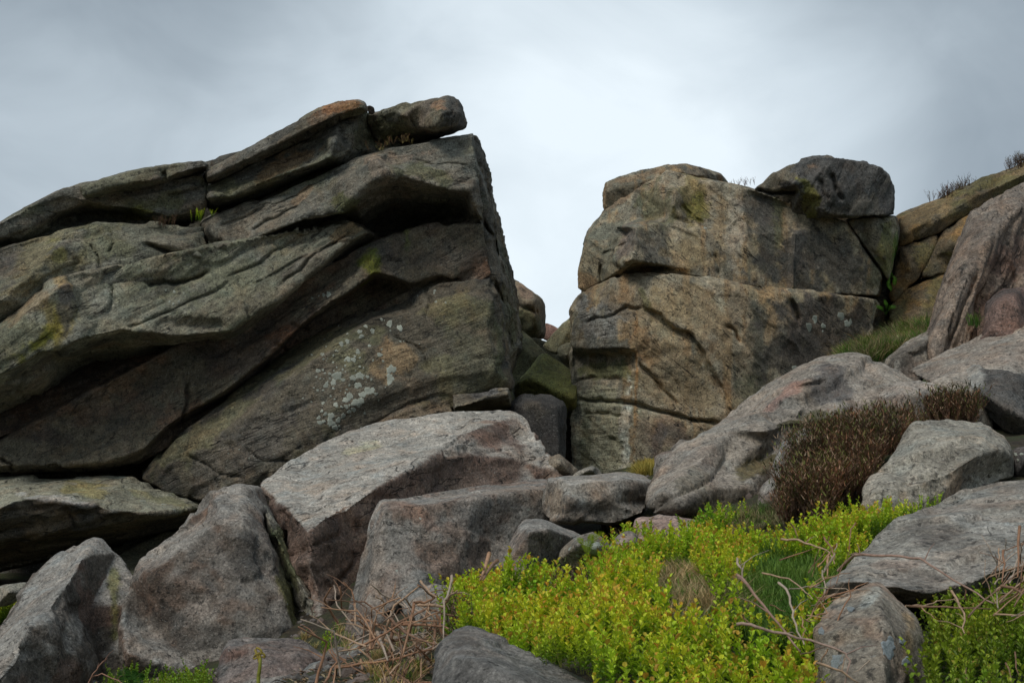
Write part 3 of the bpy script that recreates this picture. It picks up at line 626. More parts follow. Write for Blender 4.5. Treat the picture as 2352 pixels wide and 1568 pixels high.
# ------------------------------------------------------------------ right crag
RC = empty('rock_outcrop', tuple(P(1650, 1050, 24)), 'blocky ochre and black streaked gritstone buttress with a nose-like overhang, right of the gap', 'crag')
RMIX = [((0.30,0.245,0.15),0.7,0.02,.6),((0.12,0.12,0.10),0.6,0.05,.7,(3,1,.28)),((0.31,0.20,0.10),0.7,.14,.6,(4,1,.25)),((0.33,0.30,0.235),0.8,.15,.5,(3,1,.3))]
def block(name, outline, **k):
    k.setdefault('T', 1.2); k.setdefault('k', 1.0); k.setdefault('vox', 0.029); k.setdefault('rnd', 1); k.setdefault('bed', (-42, 7.0, 0.012))
    k.setdefault('parent', RC); k.setdefault('base', (0.27,0.23,0.165)); k.setdefault('mixes', RMIX); k.setdefault('mask', (0, .05, .3)); k.setdefault('amp', .022); k.setdefault('chip', .008)
    return rock(name, outline, **k)
block('filler_core', [(1400,480),(1480,430),(1720,440),(1900,470),(2050,500),(2040,700),(2000,950),(1330,1100),(1325,850),(1345,600)], d=26.6, T=2.0, vox=.12, base=(.07,.06,.05), bed=None)  # added filler behind the blocks, its dark colour stands for shade
block('rock_block', [(1385,478,26.3),(1385,441,26.2),(1392,421,26.2),(1423,407,26),(1465,395,25.9),(1493,392,25.8),(1535,379,25.8),(1577,378,25.8),(1619,387,25.9),(1656,401,26.2),(1672,421,26.6),(1640,460,26.2),(1560,470,25.9),(1460,500,25.9),(1395,505,26.2)],
     inner=[[(1392,440,26.0),(1450,425,25.6),(1520,405,25.5),(1600,402,25.6)]], steps=[([(1500,395),(1560,393),(1620,405),(1665,420)],.1,20)], base=(0.15,0.135,0.10), blobs=[(1600,392,60,12,15,(0.07,0.07,0.065),.7),(1480,402,50,7,-12,(0.22,0.15,0.09),.7)])
block('rock_block', [(1389,482,26.0),(1398,474,25.9),(1418,461,25.8),(1445,442,25.6),(1474,427,25.4),(1500,412,25.3),(1532,392,25.2),(1546,399,25.1),(1591,413,24.85),(1633,416,24.7),(1673,427,24.65),(1726,434,24.65),(1745,452,24.85),(1757,472,24.85),(1777,487,24.85),(1816,501,24.9),(1844,523,24.9),(1875,526,24.9),(1912,512,24.9),(1937,510,24.9),(1954,532,24.9),(1985,575,25),(2008,603,25.1),(2027,630,25.2),(2022,655,25.3),(2016,678,25.3),(1973,673,25.2),(1931,671,25.1),(1889,673,25),(1836,668,24.9),(1805,672,24.65),(1735,658,24.5),(1693,652,24.4),(1633,641,24.3),(1591,631,24.3),(1560,624,24.35),(1535,617,24.7),(1500,613,24.8),(1465,609,24.6),(1446,610,24.2),(1426,618,24.4),(1409,630,24.6),(1373,652,25.1),(1338,674,25.6),(1328,660,25.6),(1329,618,25.5),(1338,598,25.5),(1342,567,25.5),(1353,536,25.6),(1373,508,25.8),(1387,488,26)],
     inner=[[(1532,392,25.1),(1549,438,24.45),(1552,455,24.4),(1546,480,24.45),(1537,500,24.6)],[(1580,425,24.85),(1592,470,24.85),(1580,512,24.6)],[(1440,535,25.0),(1460,522,23.85),(1493,515,24.1),(1516,515,24.25),(1537,513,24.45),(1575,530,24.4)],[(1460,522,23.85),(1457,573,23.75),(1446,598,23.68),(1470,600,23.8),(1535,610,24.15),(1600,622,24.3)],
            [(1390,600,25.0),(1440,560,24.45),(1455,540,24.15)],[(1400,520,25.6),(1470,505,25.3),(1500,502,25.15),(1522,500,25.0)],[(1440,470,25.6),(1495,455,25.2)],[(1375,612,25.15),(1378,650,25.1)],[(1700,440,24.6),(1720,540,24.45),(1730,650,24.5)],
            [(1820,530,24.75),(1815,600,24.75),(1812,665,24.8)],[(1826,535,24.6),(1822,600,24.6),(1822,662,24.65)]],
     cracks=[([(1378,608),(1385,655)],5,.1),([(1565,470),(1600,500),(1620,520)],4,.06),([(1640,580),(1650,610),(1652,630)],4,.05),([(1380,580),(1420,570),(1450,550)],3,.05)],
     steps=[([(1535,515),(1600,540),(1650,600)],.05,30),([(1590,450),(1560,440),(1553,400)],.06,30)],
     blobs=[(1375,600,40,60,0,(0.17,0.165,0.12),.7),(1440,500,60,40,-20,(0.155,0.155,0.13),.75),(1510,590,50,22,15,(0.12,0.115,0.10),.75),(1410,540,50,50,0,(0.16,0.165,0.13),.75),(1440,440,70,14,-30,(0.20,0.14,0.09),.6),(1500,470,40,60,0,OLIVE,.7),(1440,560,18,40,10,(0.2,0.13,0.13),.4),(1590,450,30,60,0,(0.20,0.16,0.05),.6),(1655,540,22,110,3,(0.31,0.22,0.12),.6),(1690,540,24,110,0,(0.32,0.29,0.235),.75),(1765,560,38,130,0,(0.08,0.08,0.07),.85),(1640,600,14,60,0,(0.13,0.125,0.105),.6),(1790,540,14,90,0,OLIVE,.7),(1500,560,45,30,20,(0.14,0.13,0.11),.7),(1590,590,60,30,15,(0.27,0.20,0.11),.6),(1890,600,150,85,0,(0.085,0.08,0.072),.88),(1730,470,30,50,-30,(0.09,0.085,0.08),.6),(2010,640,20,40,0,OLIVE,.5),(1605,480,30,30,0,(0.13,0.13,0.02),.6),(1835,560,15,90,0,(0.06,0.06,0.06),.6)],
     mblobs=[(1620,525,30,20,0,0,.4)])
block('rock_block', [(1334,680,25.4),(1345,671,25.2),(1373,657,25),(1409,635,24.6),(1430,629,24.6),(1462,632,24.4),(1479,638,24.15),(1502,636,24.1),(1544,630,24.1),(1591,640,24.1),(1633,650,24.15),(1693,662,24.2),(1735,667,24.3),(1805,681,24.5),(1836,677,24.6),(1889,682,24.8),(1973,681,25.1),(2010,686,25.3),(2022,700,25.5),(2010,740,25.5),(1980,780,25.4),(1940,830,25.2),(1960,900,25),(1800,1060,24.6),(1500,1180,24.3),(1316,1180,25),(1316,1067,25),(1317,1014,25),(1313,966,25.1),(1318,935,25.1),(1312,896,25.1),(1318,857,25.1),(1317,820,25.4),(1313,800,25.2),(1311,750,25.3),(1313,713,25.4),(1321,697,25.5)],
     inner=[[(1315,795,25.1),(1350,800,24.6),(1400,797,24.2),(1440,800,24.0),(1463,805,23.95)],[(1320,816,25.35),(1380,818,24.85),(1440,818,24.4),(1462,819,24.12)],
            [(1463,805,23.95),(1464,830,24.08),(1460,880,24.08),(1456,930,24.1),(1446,960,24.05),(1446,1000,24.1),(1443,1075,24.1),(1443,1180,23.9)],
            [(1395,690,24.4),(1440,700,24.1),(1475,740,23.85),(1480,770,23.85),(1463,805,23.95)],[(1430,629,24.6),(1470,660,24.1),(1500,720,23.9),(1600,800,23.9),(1680,940,24.1)],[(1330,840,25.2),(1316,1000,25.0)],[(1400,860,24.58),(1395,1060,24.5)],
            [(1700,700,24.2),(1760,800,24.4),(1740,900,24.4)],[(1340,720,25.0),(1345,770,24.9)],[(1830,700,24.55),(1850,760,24.7)]],
     cracks=[([(1462,668),(1480,713),(1521,722),(1545,751),(1591,775),(1617,810),(1631,847),(1661,889),(1678,938)],3.5,.08),([(1317,917),(1380,920),(1446,924),(1490,935),(1544,952),(1605,966),(1660,974)],4,.12),([(1462,837),(1507,874),(1521,896),(1558,930)],5,.09),
             ([(1335,946),(1400,952),(1430,955)],4,.06),([(1320,875),(1370,868),(1430,872)],4,.05),([(1665,745),(1690,765),(1698,790)],4,.07),([(1345,740),(1400,728),(1440,705),(1475,712)],4,.07),([(1670,935),(1690,960),(1700,990)],4,.06),([(1812,685),(1825,710),(1835,740)],6,.1)],
     steps=[([(1460,665),(1479,713),(1521,721),(1544,750),(1569,762),(1591,773),(1617,809),(1631,846),(1661,888),(1678,938)],.22,40),([(1820,690),(1835,730),(1840,760)],.06,30)],
     bed=(-40,6,.014), beds=[(-2,13,.016,[(1300,680),(1400,690),(1465,800),(1464,900),(1446,960),(1443,1180),(1300,1180)])],
     blobs=[(1390,980,75,120,0,(0.33,0.325,0.235),.8),(1390,850,70,24,0,(0.13,0.135,0.06),.8),(1438,990,14,100,2,(0.50,0.49,0.42),.85),(1460,900,3.5,180,1,(0.36,0.20,0.08),.75),(1375,740,55,60,0,(0.20,0.20,0.19),.85),(1390,790,70,14,0,(0.10,0.10,0.08),.7),(1430,690,60,30,20,(0.2,0.155,0.10),.6),(1480,800,25,40,0,(0.33,0.2,0.10),.7),(1600,720,110,60,30,(0.29,0.22,0.13),.7),(1560,860,90,60,30,(0.26,0.20,0.12),.6),(1660,760,40,60,20,(0.28,0.21,0.13),.6),(1540,1000,90,40,10,(0.17,0.12,0.085),.7),(1510,1040,18,60,0,(0.09,0.085,0.09),.6),(1570,1030,30,60,0,(0.10,0.09,0.085),.5),(1745,800,30,150,0,(0.09,0.09,0.07),.85),(1810,800,70,130,0,(0.105,0.093,0.078),.85),(1900,760,120,90,0,(0.09,0.078,0.068),.88),(1720,900,30,60,0,OLIVE,.5),(1345,1010,10,80,0,OLIVE,.6),(1480,690,10,40,-20,MOSS,.5),(1690,700,24,50,0,(0.28,0.23,0.17),.6)],
     mblobs=[(1385,960,75,150,0,2,1.0),(1380,740,60,60,0,2,.8)], lichens=BLOCK_SPOTS)
block('rock_block', [(1735,434,24.9),(1777,403,24.8),(1811,385,24.6),(1839,371,24.4),(1867,363,24.3),(1903,361,24.3),(1940,365,24.3),(1990,375,24.4),(2024,388,24.5),(2040,402,24.6),(2050,427,24.7),(2054,455,24.75),(2053,493,24.75),(2015,496,24.6),(1975,496,24.5),(1940,496,24.45),(1917,492,24.45),(1895,494,24.5),(1858,500,25),(1816,493,25),(1777,480,25),(1759,468,25),(1746,452,24.9)],
     inner=[[(1842,382,24.3),(1828,421,24.1),(1838,441,24.3),(1860,470,24.6),(1865,492,24.8)],[(1875,382,24.3),(1866,413,24.2),(1885,450,24.2),(1895,488,24.3)],[(1763,432,24.75),(1788,438,24.8),(1830,437,24.8)],[(1828,421,24.1),(1866,413,24.1)],[(1900,380,24.1),(1930,440,24.2),(1945,480,24.4)]],
     cracks=[([(1738,436),(1788,439),(1832,438)],4,.12),([(1905,395),(1920,430),(1935,460)],5,.08),([(1885,410),(1892,440),(1905,455)],4,.06)],
     base=(0.085,0.083,0.08), mixes=[((0.13,0.115,0.09),0.9,0.1,.5),((0.065,0.065,0.065),1.2,.0,.6)], bed=(60,6,.02), blobs=[(1785,400,50,24,-30,(0.14,0.12,0.08),.6),(1860,460,24,40,-10,(0.14,0.14,0.03),.8),(1863,380,20,8,0,(0.24,0.17,0.12),.7),(1800,460,50,20,10,(0.15,0.13,0.09),.5)])
block('rock_block', [(1944,505,24.9),(1990,499,24.9),(2056,498,24.9),(2064,525,25.1),(2058,560,25.2),(2050,605,25.3),(2040,640,25.3),(2012,592,25.2),(1990,562,25.1),(1964,528,25)],
     inner=[[(2020,520,24.8),(2030,590,25)]], base=(0.12,0.115,0.085), blobs=[(2035,560,22,60,0,(0.17,0.17,0.07),.8),(1975,520,24,14,30,(0.08,0.08,0.08),.6)])
# receding mossy wall to the right
WM = [((0.25,0.15,0.06),0.9,0.0,.7),((0.11,0.11,0.045),1.0,0.05,.6),((0.09,0.08,0.065),1.4,.15,.6)]
MW = empty('rock_outcrop', tuple(P(2150, 750, 26)), 'mossy ochre rock wall rising to the right behind the streaked slab', 'crag')
for ol, inn in (([(2060,499,26.3),(2077,500,26.2),(2113,486,26.2),(2153,470,26.2),(2172,463,26.2),(2211,438,26.3),(2253,413,26.4),(2309,393,26.5),(2355,373,26.6),(2450,330,26.8),(2450,360,26.4),(2352,430,26.2),(2233,480,26.0),(2171,519,26),(2153,534,26),(2110,546,26),(2065,562,26)], [[(2080,530,25.8),(2160,500,25.8),(2240,450,25.9),(2350,400,26)]]),
                ([(2068,570,26),(2112,553,26),(2150,541,26),(2150,560,26),(2138,588,26),(2110,622,26),(2108,641,26),(2074,660,26),(2050,690,26.1),(2048,650,26.1),(2060,600,26.1)], [[(2090,600,25.8)]]),
                ([(2158,541,26),(2171,525,26),(2240,484,26),(2330,470,26),(2330,600,26),(2180,612,26),(2116,640,26),(2118,625,26),(2145,589,26)], [[(2190,560,25.7)]]),
                ([(2050,697,26.2),(2076,665,26.1),(2115,647,26.1),(2180,619,26.1),(2330,610,26.1),(2330,800,25.6),(2140,800,25.5),(2060,780,25.6),(2045,730,26)], [[(2120,700,25.7)]])):
    rock('rock_block', ol, inner=inn, T=1.3, k=1.0, vox=.045, rnd=2, amp=.03, base=(0.19,0.14,0.075), mixes=WM, parent=MW, bed=(30,5,.02), mask=(0.12,0,.2))
rock('filler_core', [(2000,520),(2050,510),(2160,485),(2340,410),(2450,360),(2450,860),(1980,900)], d=26.8, T=1.0, k=1, vox=.12, base=(.06,.05,.04), parent=MW, bed=None)  # wide dark filler added so no sky shows past the wall

rock('filler_core', [(1180,960),(1330,960),(1340,1150),(1180,1150)], d=26.5, T=.8, k=1, vox=.1, base=(.06,.05,.04), parent=RC, bed=None)  # added filler, dark like shade, blocks sky low in the gap
rock('filler_core', [(480,430),(600,385),(760,320),(840,300),(840,400),(480,470)], d=22.6, T=.8, k=1, vox=.08, base=(.06,.05,.04), parent=LC, bed=None)  # added dark filler, stops sky showing through the upper slits
# ------------------------------------------------------------------ rocks in the gap
def boulder(label, outline, cat='boulder', name='boulder', group=None, **k):
    k.setdefault('vox', 0.022); k.setdefault('T', 0.9)
    dd = k.get('d') or np.mean([q[2] for q in outline])
    return rock(name, outline, label=label, cat=cat, group=group, **k)
boulder('upright rounded brown boulder seen against the sky just behind the left crag', [(1165,640,29.5),(1179,641,29.4),(1193,648,29.3),(1210,668,29.2),(1227,671,29.2),(1247,685,29.4),(1252,699,29.6),(1254,749,29.8),(1253,770,29.8),(1249,783,29.8),(1227,778,29.6),(1196,765,29.5),(1165,760,29.5)], inner=[[(1205,690,28.8),(1228,690,28.8),(1230,750,29)]], vox=.05, amp=.04, base=(0.17,0.14,0.10), blobs=[(1215,740,40,30,0,(0.09,0.095,0.05),.8),(1200,665,24,14,30,(0.23,0.16,0.12),.7)], cracks=[([(1180,700),(1215,710),(1235,720)],4,.1)])
boulder('dark stone deep in the bottom of the gap behind the wedged boulders', [(1170,768),(1225,772),(1252,785),(1270,800),(1330,800),(1330,930),(1170,930)], d=31, vox=.08, amp=.03, base=(0.12,0.11,0.07), T=.6)  # added only to close the see-through gap below the skyline
boulder('small pinkish stone on the skyline at the bottom of the gap', [(1245,745),(1253,741),(1268,746),(1284,754),(1290,775),(1262,785),(1245,780)], d=35, vox=.06, amp=.03, base=(0.26,0.15,0.12), cat='stone')
boulder('smooth olive boulder leaning on the left edge of the right buttress in the gap', [(1325,718,28.6),(1312,727,28.5),(1290,745,28.4),(1262,778,28.3),(1248,793,28.2),(1252,805,28.2),(1275,816,28.1),(1330,790,28.1)], inner=[[(1300,765,28.0)]], vox=.05, amp=.03, base=(0.19,0.18,0.11))
boulder('small rounded dark stone wedged under the olive boulder in the gap', [(1285,797),(1300,790),(1325,788),(1325,850),(1305,846),(1286,832),(1274,815)], inner=[[(1300,815,27.3)]], d=27.7, vox=.05, amp=.03, base=(0.15,0.145,0.10), cat='stone')
boulder('long dark boulder sloping down to the right beside the prow in the gap', [(1180,752,27.2),(1195,757,27.2),(1215,770,27.1),(1240,800,27),(1262,822,27),(1240,850,26.8),(1215,880,26.8),(1170,900,26.8),(1170,800,27)], inner=[[(1190,790,26.8),(1225,815,26.6),(1245,822,26.7)]], vox=.05, amp=.03, base=(0.12,0.12,0.07))
boulder('green algae-covered wedge boulder with a dark underside in the gap', [(1240,815,25.9),(1252,812,25.9),(1261,815,25.9),(1283,832,25.8),(1316,850,25.6),(1330,880,25.3),(1330,960,25.6),(1250,970,25.6),(1180,950,25.8),(1172,900,25.8),(1196,871,25.6),(1219,846,25.7)], inner=[[(1190,880,25.0),(1216,868,24.8),(1241,877,24.7),(1275,896,24.7),(1318,914,24.6)],[(1240,830,25.6),(1250,860,25.2)]], vox=.045, amp=.025, base=(0.155,0.155,0.05), mixes=[((0.10,0.10,0.045),1,.05,.6)])
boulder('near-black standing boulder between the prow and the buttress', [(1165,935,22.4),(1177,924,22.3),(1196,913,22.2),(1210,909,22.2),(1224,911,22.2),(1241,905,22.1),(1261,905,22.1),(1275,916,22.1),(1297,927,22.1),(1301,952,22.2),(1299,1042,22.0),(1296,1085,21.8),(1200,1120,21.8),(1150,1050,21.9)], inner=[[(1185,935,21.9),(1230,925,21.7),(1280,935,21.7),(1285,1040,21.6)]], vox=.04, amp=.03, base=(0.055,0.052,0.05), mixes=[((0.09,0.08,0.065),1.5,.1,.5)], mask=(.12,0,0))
boulder('small pale stone behind the right corner of the central slab', [(1250,1064),(1268,1048),(1283,1043),(1296,1052),(1312,1066),(1328,1082),(1320,1100),(1260,1100)], inner=[[(1285,1065,16.8)]], d=17.2, T=.5, vox=.025, base=(0.25,0.215,0.17), cat='stone')
boulder('low pale stone behind the flat block at the foot of the streaked face', [(1310,1090),(1330,1078),(1358,1067),(1374,1069),(1390,1088),(1385,1100),(1312,1100)], d=16.8, inner=[[(1355,1078,16.5)]], T=.5, vox=.025, base=(0.24,0.22,0.19), cat='stone')

# ------------------------------------------------------------------ boulders right of centre
BM = [((0.22,0.155,0.125),0.8,0.08,.6),((0.10,0.09,0.08),1.3,0.10,.6),((0.30,0.29,0.265),2.0,.18,.5)]
boulder('large long sloping grey and pink boulder with dark hollows, right of centre', [(1480,1160,11.2),(1490,1120,11.6),(1520,1080,12),(1560,1032,12.4),(1605,1000,12.8),(1640,975,13),(1693,944,13.2),(1715,930,13.3),(1749,902,13.4),(1786,871,13.5),(1811,858,13.5),(1850,846,13.5),(1889,826,13.6),(1912,823,13.6),(1940,826,13.6),(1968,815,13.7),(1996,818,13.7),(2024,826,13.8),(2052,843,13.8),(2108,872,13.8),(2120,900,13.6),(2060,960,12.8),(1950,1050,12.5),(1850,1130,12.0),(1790,1160,11.7),(1740,1170,11.6),(1650,1180,11.4),(1560,1188,11.1),(1495,1182,11)],
     inner=[[(1520,1130,11.0),(1600,1060,11.6),(1680,990,12.2),(1760,930,12.6),(1850,880,12.9),(1960,850,13.1),(2060,880,13.1)],[(1560,1160,10.95),(1650,1120,11.4),(1760,1010,12.2),(1850,960,12.6),(1950,930,12.8)],[(1680,1080,11.9),(1760,1050,12.3),(1780,1010,12.3)],[(1700,1120,11.5),(1770,1060,11.95),(1800,1010,12.25)],[(1780,970,12.3),(1840,965,12.4)],[(1760,990,12.0),(1900,955,12.1)]],
     T=1.6, k=.85, vox=.024, rnd=3, amp=.045, bed=(32,3.5,.03), base=(0.176,0.154,0.128), mixes=BM, topc=((0.31,0.275,0.24),.35,.7),
     cracks=[([(1700,960),(1760,915),(1850,890),(1900,880)],6,.05)],
     blobs=[(1730,1080,60,26,-28,(0.09,0.075,0.03),.85),(1850,965,70,16,-8,(0.08,0.075,0.04),.8),(1920,890,55,34,10,(0.085,0.085,0.09),.7),(1800,905,60,14,-30,(0.29,0.17,0.14),.7),(1580,1110,50,30,-45,(0.15,0.135,0.10),.5),(1640,1160,90,16,0,(0.14,0.115,0.08),.6)], mblobs=[(1740,960,80,40,-30,0,.3)])
boulder('knobbly grey stone at the right foot of the long sloping boulder, left of the heather', [(1738,1172,11.1),(1742,1130,11.2),(1762,1095,11.4),(1790,1060,11.6),(1800,1012,11.8),(1830,986,11.9),(1860,978,11.9),(1885,995,11.9),(1880,1100,11.4),(1840,1180,11)], inner=[[(1770,1130,11),(1815,1040,11.3),(1850,1000,11.5)]], T=.7, vox=.02, amp=.04, base=(0.18,0.165,0.15), mixes=BM, mblobs=[(1850,985,30,12,0,0,1.1)], topc=((0.3,0.29,0.27),.4,.5))
boulder('upper of two grey stones behind the long boulder, against the streaked face', [(1534,1036),(1545,1018),(1562,1008),(1578,1010),(1600,1020),(1618,1008),(1640,1015),(1620,1060),(1540,1065)], inner=[[(1570,1028,15.7)]], d=16, T=.6, vox=.025, base=(0.24,0.22,0.20), cat='stone')
boulder('lower of two grey stones behind the long boulder, in front of the streaked face', [(1502,1100,15.2),(1502,1048,15.4),(1515,1038,15.5),(1550,1034,15.5),(1585,1030,15.5),(1600,1050,15.4),(1560,1110,15.1)], inner=[[(1512,1052,15.1),(1560,1050,15.1),(1545,1080,15)]], T=.7, vox=.025, base=(0.19,0.175,0.155), mixes=BM, cat='stone')
boulder('tall steep slab streaked with vertical grooves at the right edge', [(2110,845,15.4),(2120,800,15.6),(2138,745,15.8),(2160,680,16.1),(2181,618,16.3),(2206,553,16.6),(2220,520,16.7),(2231,488,16.8),(2267,466,17),(2309,441,17.2),(2352,421,17.4),(2460,380,17.8),(2460,780,16.4),(2352,790,16),(2250,830,15.4),(2180,860,15.2)],
     inner=[[(2150,850,14.9),(2180,740,15.2),(2220,640,15.5),(2267,560,15.8),(2310,510,16.1),(2330,484,16.3),(2400,440,16.8)],[(2140,800,15.1),(2170,710,15.5),(2225,560,16.1),(2245,505,16.4)]],
     T=1.6, k=.95, vox=.026, rnd=3, amp=.03, bed=(64,9,.032), base=(0.225,0.175,0.14), mixes=[((0.12,0.10,0.085),2.0,0.0,.7,(.15,.3,3),'B'),((0.28,0.19,0.13),2.0,.1,.6,(.15,.3,3),'B')], topc=((0.29,0.26,0.23),.5,.4), mask=(0.1,0,.9),
     cracks=[([(2243,620),(2212,710),(2180,800)],4,.06),([(2295,580),(2262,660),(2230,760)],4,.05)], blobs=[(2330,600,60,60,-30,(0.12,0.075,0.06),.75),(2290,730,40,60,20,(0.18,0.11,0.085),.6)])
boulder('dark red-brown block leaning against the streaked slab at the right edge', [(2250,790,14.8),(2255,740,15),(2262,700,15.1),(2280,675,15.2),(2300,662,15.2),(2352,660,15.2),(2460,655,15.2),(2460,790,14.6),(2352,790,14.5)], inner=[[(2275,760,14.6),(2290,700,14.7),(2330,680,14.7)]], T=.9, vox=.026, amp=.04, base=(0.12,0.08,0.068), mixes=[((0.16,0.11,0.095),1.5,.1,.5),(DARK,1.5,.1,.5)])
boulder('pale stone wedged between the long boulder and the streaked slab', [(2030,840,15.2),(2038,820,15.3),(2075,790,15.5),(2110,765,15.6),(2140,755,15.7),(2150,770,15.6),(2135,840,15),(2110,890,14.7),(2060,870,14.8)], inner=[[(2060,820,14.9),(2120,790,15)]], T=.7, vox=.026, base=(0.25,0.215,0.175), steps=[([(2080,800),(2110,803),(2130,790)],.08,15)], mixes=BM)
boulder('broad grey-pink slope of rock rising to the right edge behind the dark block', [(2085,852,14.2),(2140,825,14.5),(2200,798,14.8),(2260,765,15),(2300,746,15.1),(2352,732,15.2),(2460,705,15.3),(2460,900,12.8),(2300,930,12.6),(2195,905,12.8),(2140,885,13.2)], inner=[[(2150,860,13.5),(2230,830,13.6),(2350,790,13.8)],[(2180,880,13.0),(2300,870,12.9)]], T=1.2, vox=.024, amp=.04, base=(0.22,0.18,0.15), mixes=BM, topc=((0.3,0.265,0.23),.3,.6), mask=(.15,0,.1))
boulder('blocky dark grey boulder with a pale left corner at the right edge', [(2197,880,13.2),(2210,850,13.4),(2230,832,13.5),(2262,825,13.6),(2280,835,13.6),(2310,832,13.7),(2352,838,13.7),(2460,845,13.7),(2460,1020,12.6),(2352,1005,12.6),(2310,990,12.7),(2280,950,12.8),(2230,915,12.9),(2205,900,13)], inner=[[(2222,880,12.9),(2250,850,13),(2300,855,12.9),(2352,860,12.9)],[(2250,900,12.6),(2300,930,12.4),(2352,960,12.4)]], T=1.0, vox=.022, amp=.04, base=(0.10,0.095,0.09), mixes=[((0.17,0.16,0.15),1.2,.1,.5),(DARK,1,.1,.5)], blobs=[(2235,860,34,38,0,(0.28,0.27,0.25),.85)], mask=(.15,0,0))  # pale blob puts light from the left into the corner's colour
boulder('mottled pale boulder half hidden behind the heather', [(2020,915,12.9),(2035,900,13),(2060,885,13),(2110,878,13.1),(2150,886,13.1),(2200,905,13.1),(2250,920,13.1),(2278,930,13.1),(2288,950,13),(2275,990,12.8),(2240,1000,12.7),(2100,1000,12.5),(2040,960,12.6)], inner=[[(2060,910,12.6),(2150,910,12.7),(2250,945,12.7)]], T=.9, vox=.022, amp=.045, base=(0.21,0.19,0.165), mixes=BM, topc=((0.33,0.30,0.27),.35,.7), mask=(.2,0,0))
boulder('pale grey boulder with a dark right underside between heather and bilberry', [(2088,996,10.1),(2102,972,10.3),(2120,974,10.3),(2141,976,10.3),(2175,969,10.4),(2211,970,10.4),(2234,980,10.4),(2267,979,10.4),(2304,1003,10.3),(2318,1025,10.2),(2326,1056,10.1),(2325,1090,10),(2281,1095,9.9),(2239,1105,9.7),(2160,1170,9.3),(2050,1190,9.1),(1975,1165,9.2),(1985,1120,9.4),(2010,1090,9.6),(2030,1060,9.8),(2070,1020,10)],
     inner=[[(2030,1130,9.15),(2100,1110,9.2),(2200,1075,9.35),(2240,1050,9.4),(2300,1030,9.7),(2320,1050,9.9)],[(2110,1000,9.9),(2200,1000,9.8),(2260,1005,9.8)]], T=1.0, vox=.018, rnd=1, amp=.03, bed=(25,6,.02), base=(0.25,0.23,0.195), mixes=[((0.17,0.155,0.13),1.5,.05,.6),((0.30,0.22,0.15),2,.15,.5)], topc=((0.33,0.31,0.27),.3,.5))
boulder('small dark stone dotted with white lichen at the right edge above the broad grey rock', [(2318,1092),(2318,1050),(2328,1032),(2345,1026),(2460,1020),(2460,1120),(2330,1110)], d=10.2, inner=[[(2360,1060,9.9)]], T=.6, vox=.02, base=(0.09,0.085,0.085), lichens=[(2332,1043,5,.8),(2346,1042,4,.8),(2338,1056,3)], cat='stone')
boulder('low dark stone showing between heather and the pale grey boulder', [(1935,1150),(1960,1118),(2000,1095),(2040,1090),(2060,1130),(2000,1170),(1950,1170)], d=10.4, inner=[[(1990,1120,10.1)]], T=.5, vox=.02, base=(0.15,0.14,0.13), cat='stone')
boulder('broad flat-topped grey boulder in the right foreground, crossed by a dead stem', [(1885,1345,6.3),(1900,1328,6.4),(1950,1290,6.7),(2000,1265,6.9),(2040,1230,7.2),(2065,1190,7.5),(2090,1175,7.6),(2160,1165,7.8),(2200,1130,8.1),(2230,1103,8.3),(2300,1093,8.4),(2352,1091,8.4),(2480,1085,8.4),(2480,1335,6.6),(2330,1345,6.5),(2280,1360,6.4),(2200,1392,6.3),(2140,1398,6.3),(2090,1400,6.3),(2010,1400,6.3),(1920,1400,6.3),(1893,1372,6.2)],
     inner=[[(1900,1345,6.1),(1960,1330,6.15),(2040,1345,6.1),(2140,1360,6.05),(2220,1340,6.1),(2300,1310,6.2),(2420,1290,6.3)],[(2000,1290,6.55),(2080,1250,6.8),(2180,1220,7.0),(2300,1200,7.1)],[(2100,1200,7.3),(2200,1170,7.5),(2330,1130,7.8)]],
     T=1.2, vox=.017, rnd=2, amp=.03, bed=(3,4,.02), base=(0.202,0.189,0.166), mixes=BM, topc=((0.30,0.285,0.26),.5,.6), mask=(.12,0,.1),
     cracks=[([(2260,1230),(2290,1240),(2330,1242)],5,.02),([(2235,1240),(2245,1270),(2225,1290)],6,.02),([(2240,1340),(2290,1310),(2340,1300)],6,.03)],
     blobs=[(2120,1340,60,30,0,(0.10,0.09,0.08),.6),(2140,1230,60,26,0,(0.12,0.11,0.10),.5),(2060,1295,50,12,0,(0.20,0.14,0.11),.5),(2270,1200,60,20,5,(0.36,0.36,0.35),.5),(2280,1320,60,20,-20,(0.18,0.15,0.09),.6)])
boulder('pointed brownish boulder with blue-grey lichen rosettes in the right foreground', [(1973,1342,5.7),(2001,1331,5.8),(2024,1334,5.8),(2052,1359,5.75),(2080,1390,5.7),(2108,1423,5.6),(2125,1479,5.5),(2133,1568,5.4),(2140,1660,5.3),(1880,1660,5.1),(1872,1568,5.2),(1870,1521,5.25),(1868,1446,5.35),(1895,1392,5.5),(1931,1367,5.6)],
     inner=[[(2010,1345,5.6),(2020,1380,5.35),(2030,1440,5.15),(2035,1520,5.0),(2040,1640,4.9)],[(1930,1400,5.4),(1920,1480,5.15),(1915,1640,4.95)],[(2090,1450,5.35),(2105,1600,5.2)]], T=.6, vox=.0135, rnd=3, amp=.02, base=(0.22,0.195,0.165), mixes=[((0.27,0.17,0.12),2,.08,.5),((0.13,0.115,0.095),2.5,.1,.5)],
     blobs=[(2005,1365,26,8,-50,(0.36,0.38,0.36),.7),(2085,1480,12,60,0,(0.26,0.17,0.07),.5)], mask=(.1,0,0), lichens=ROSETTES)
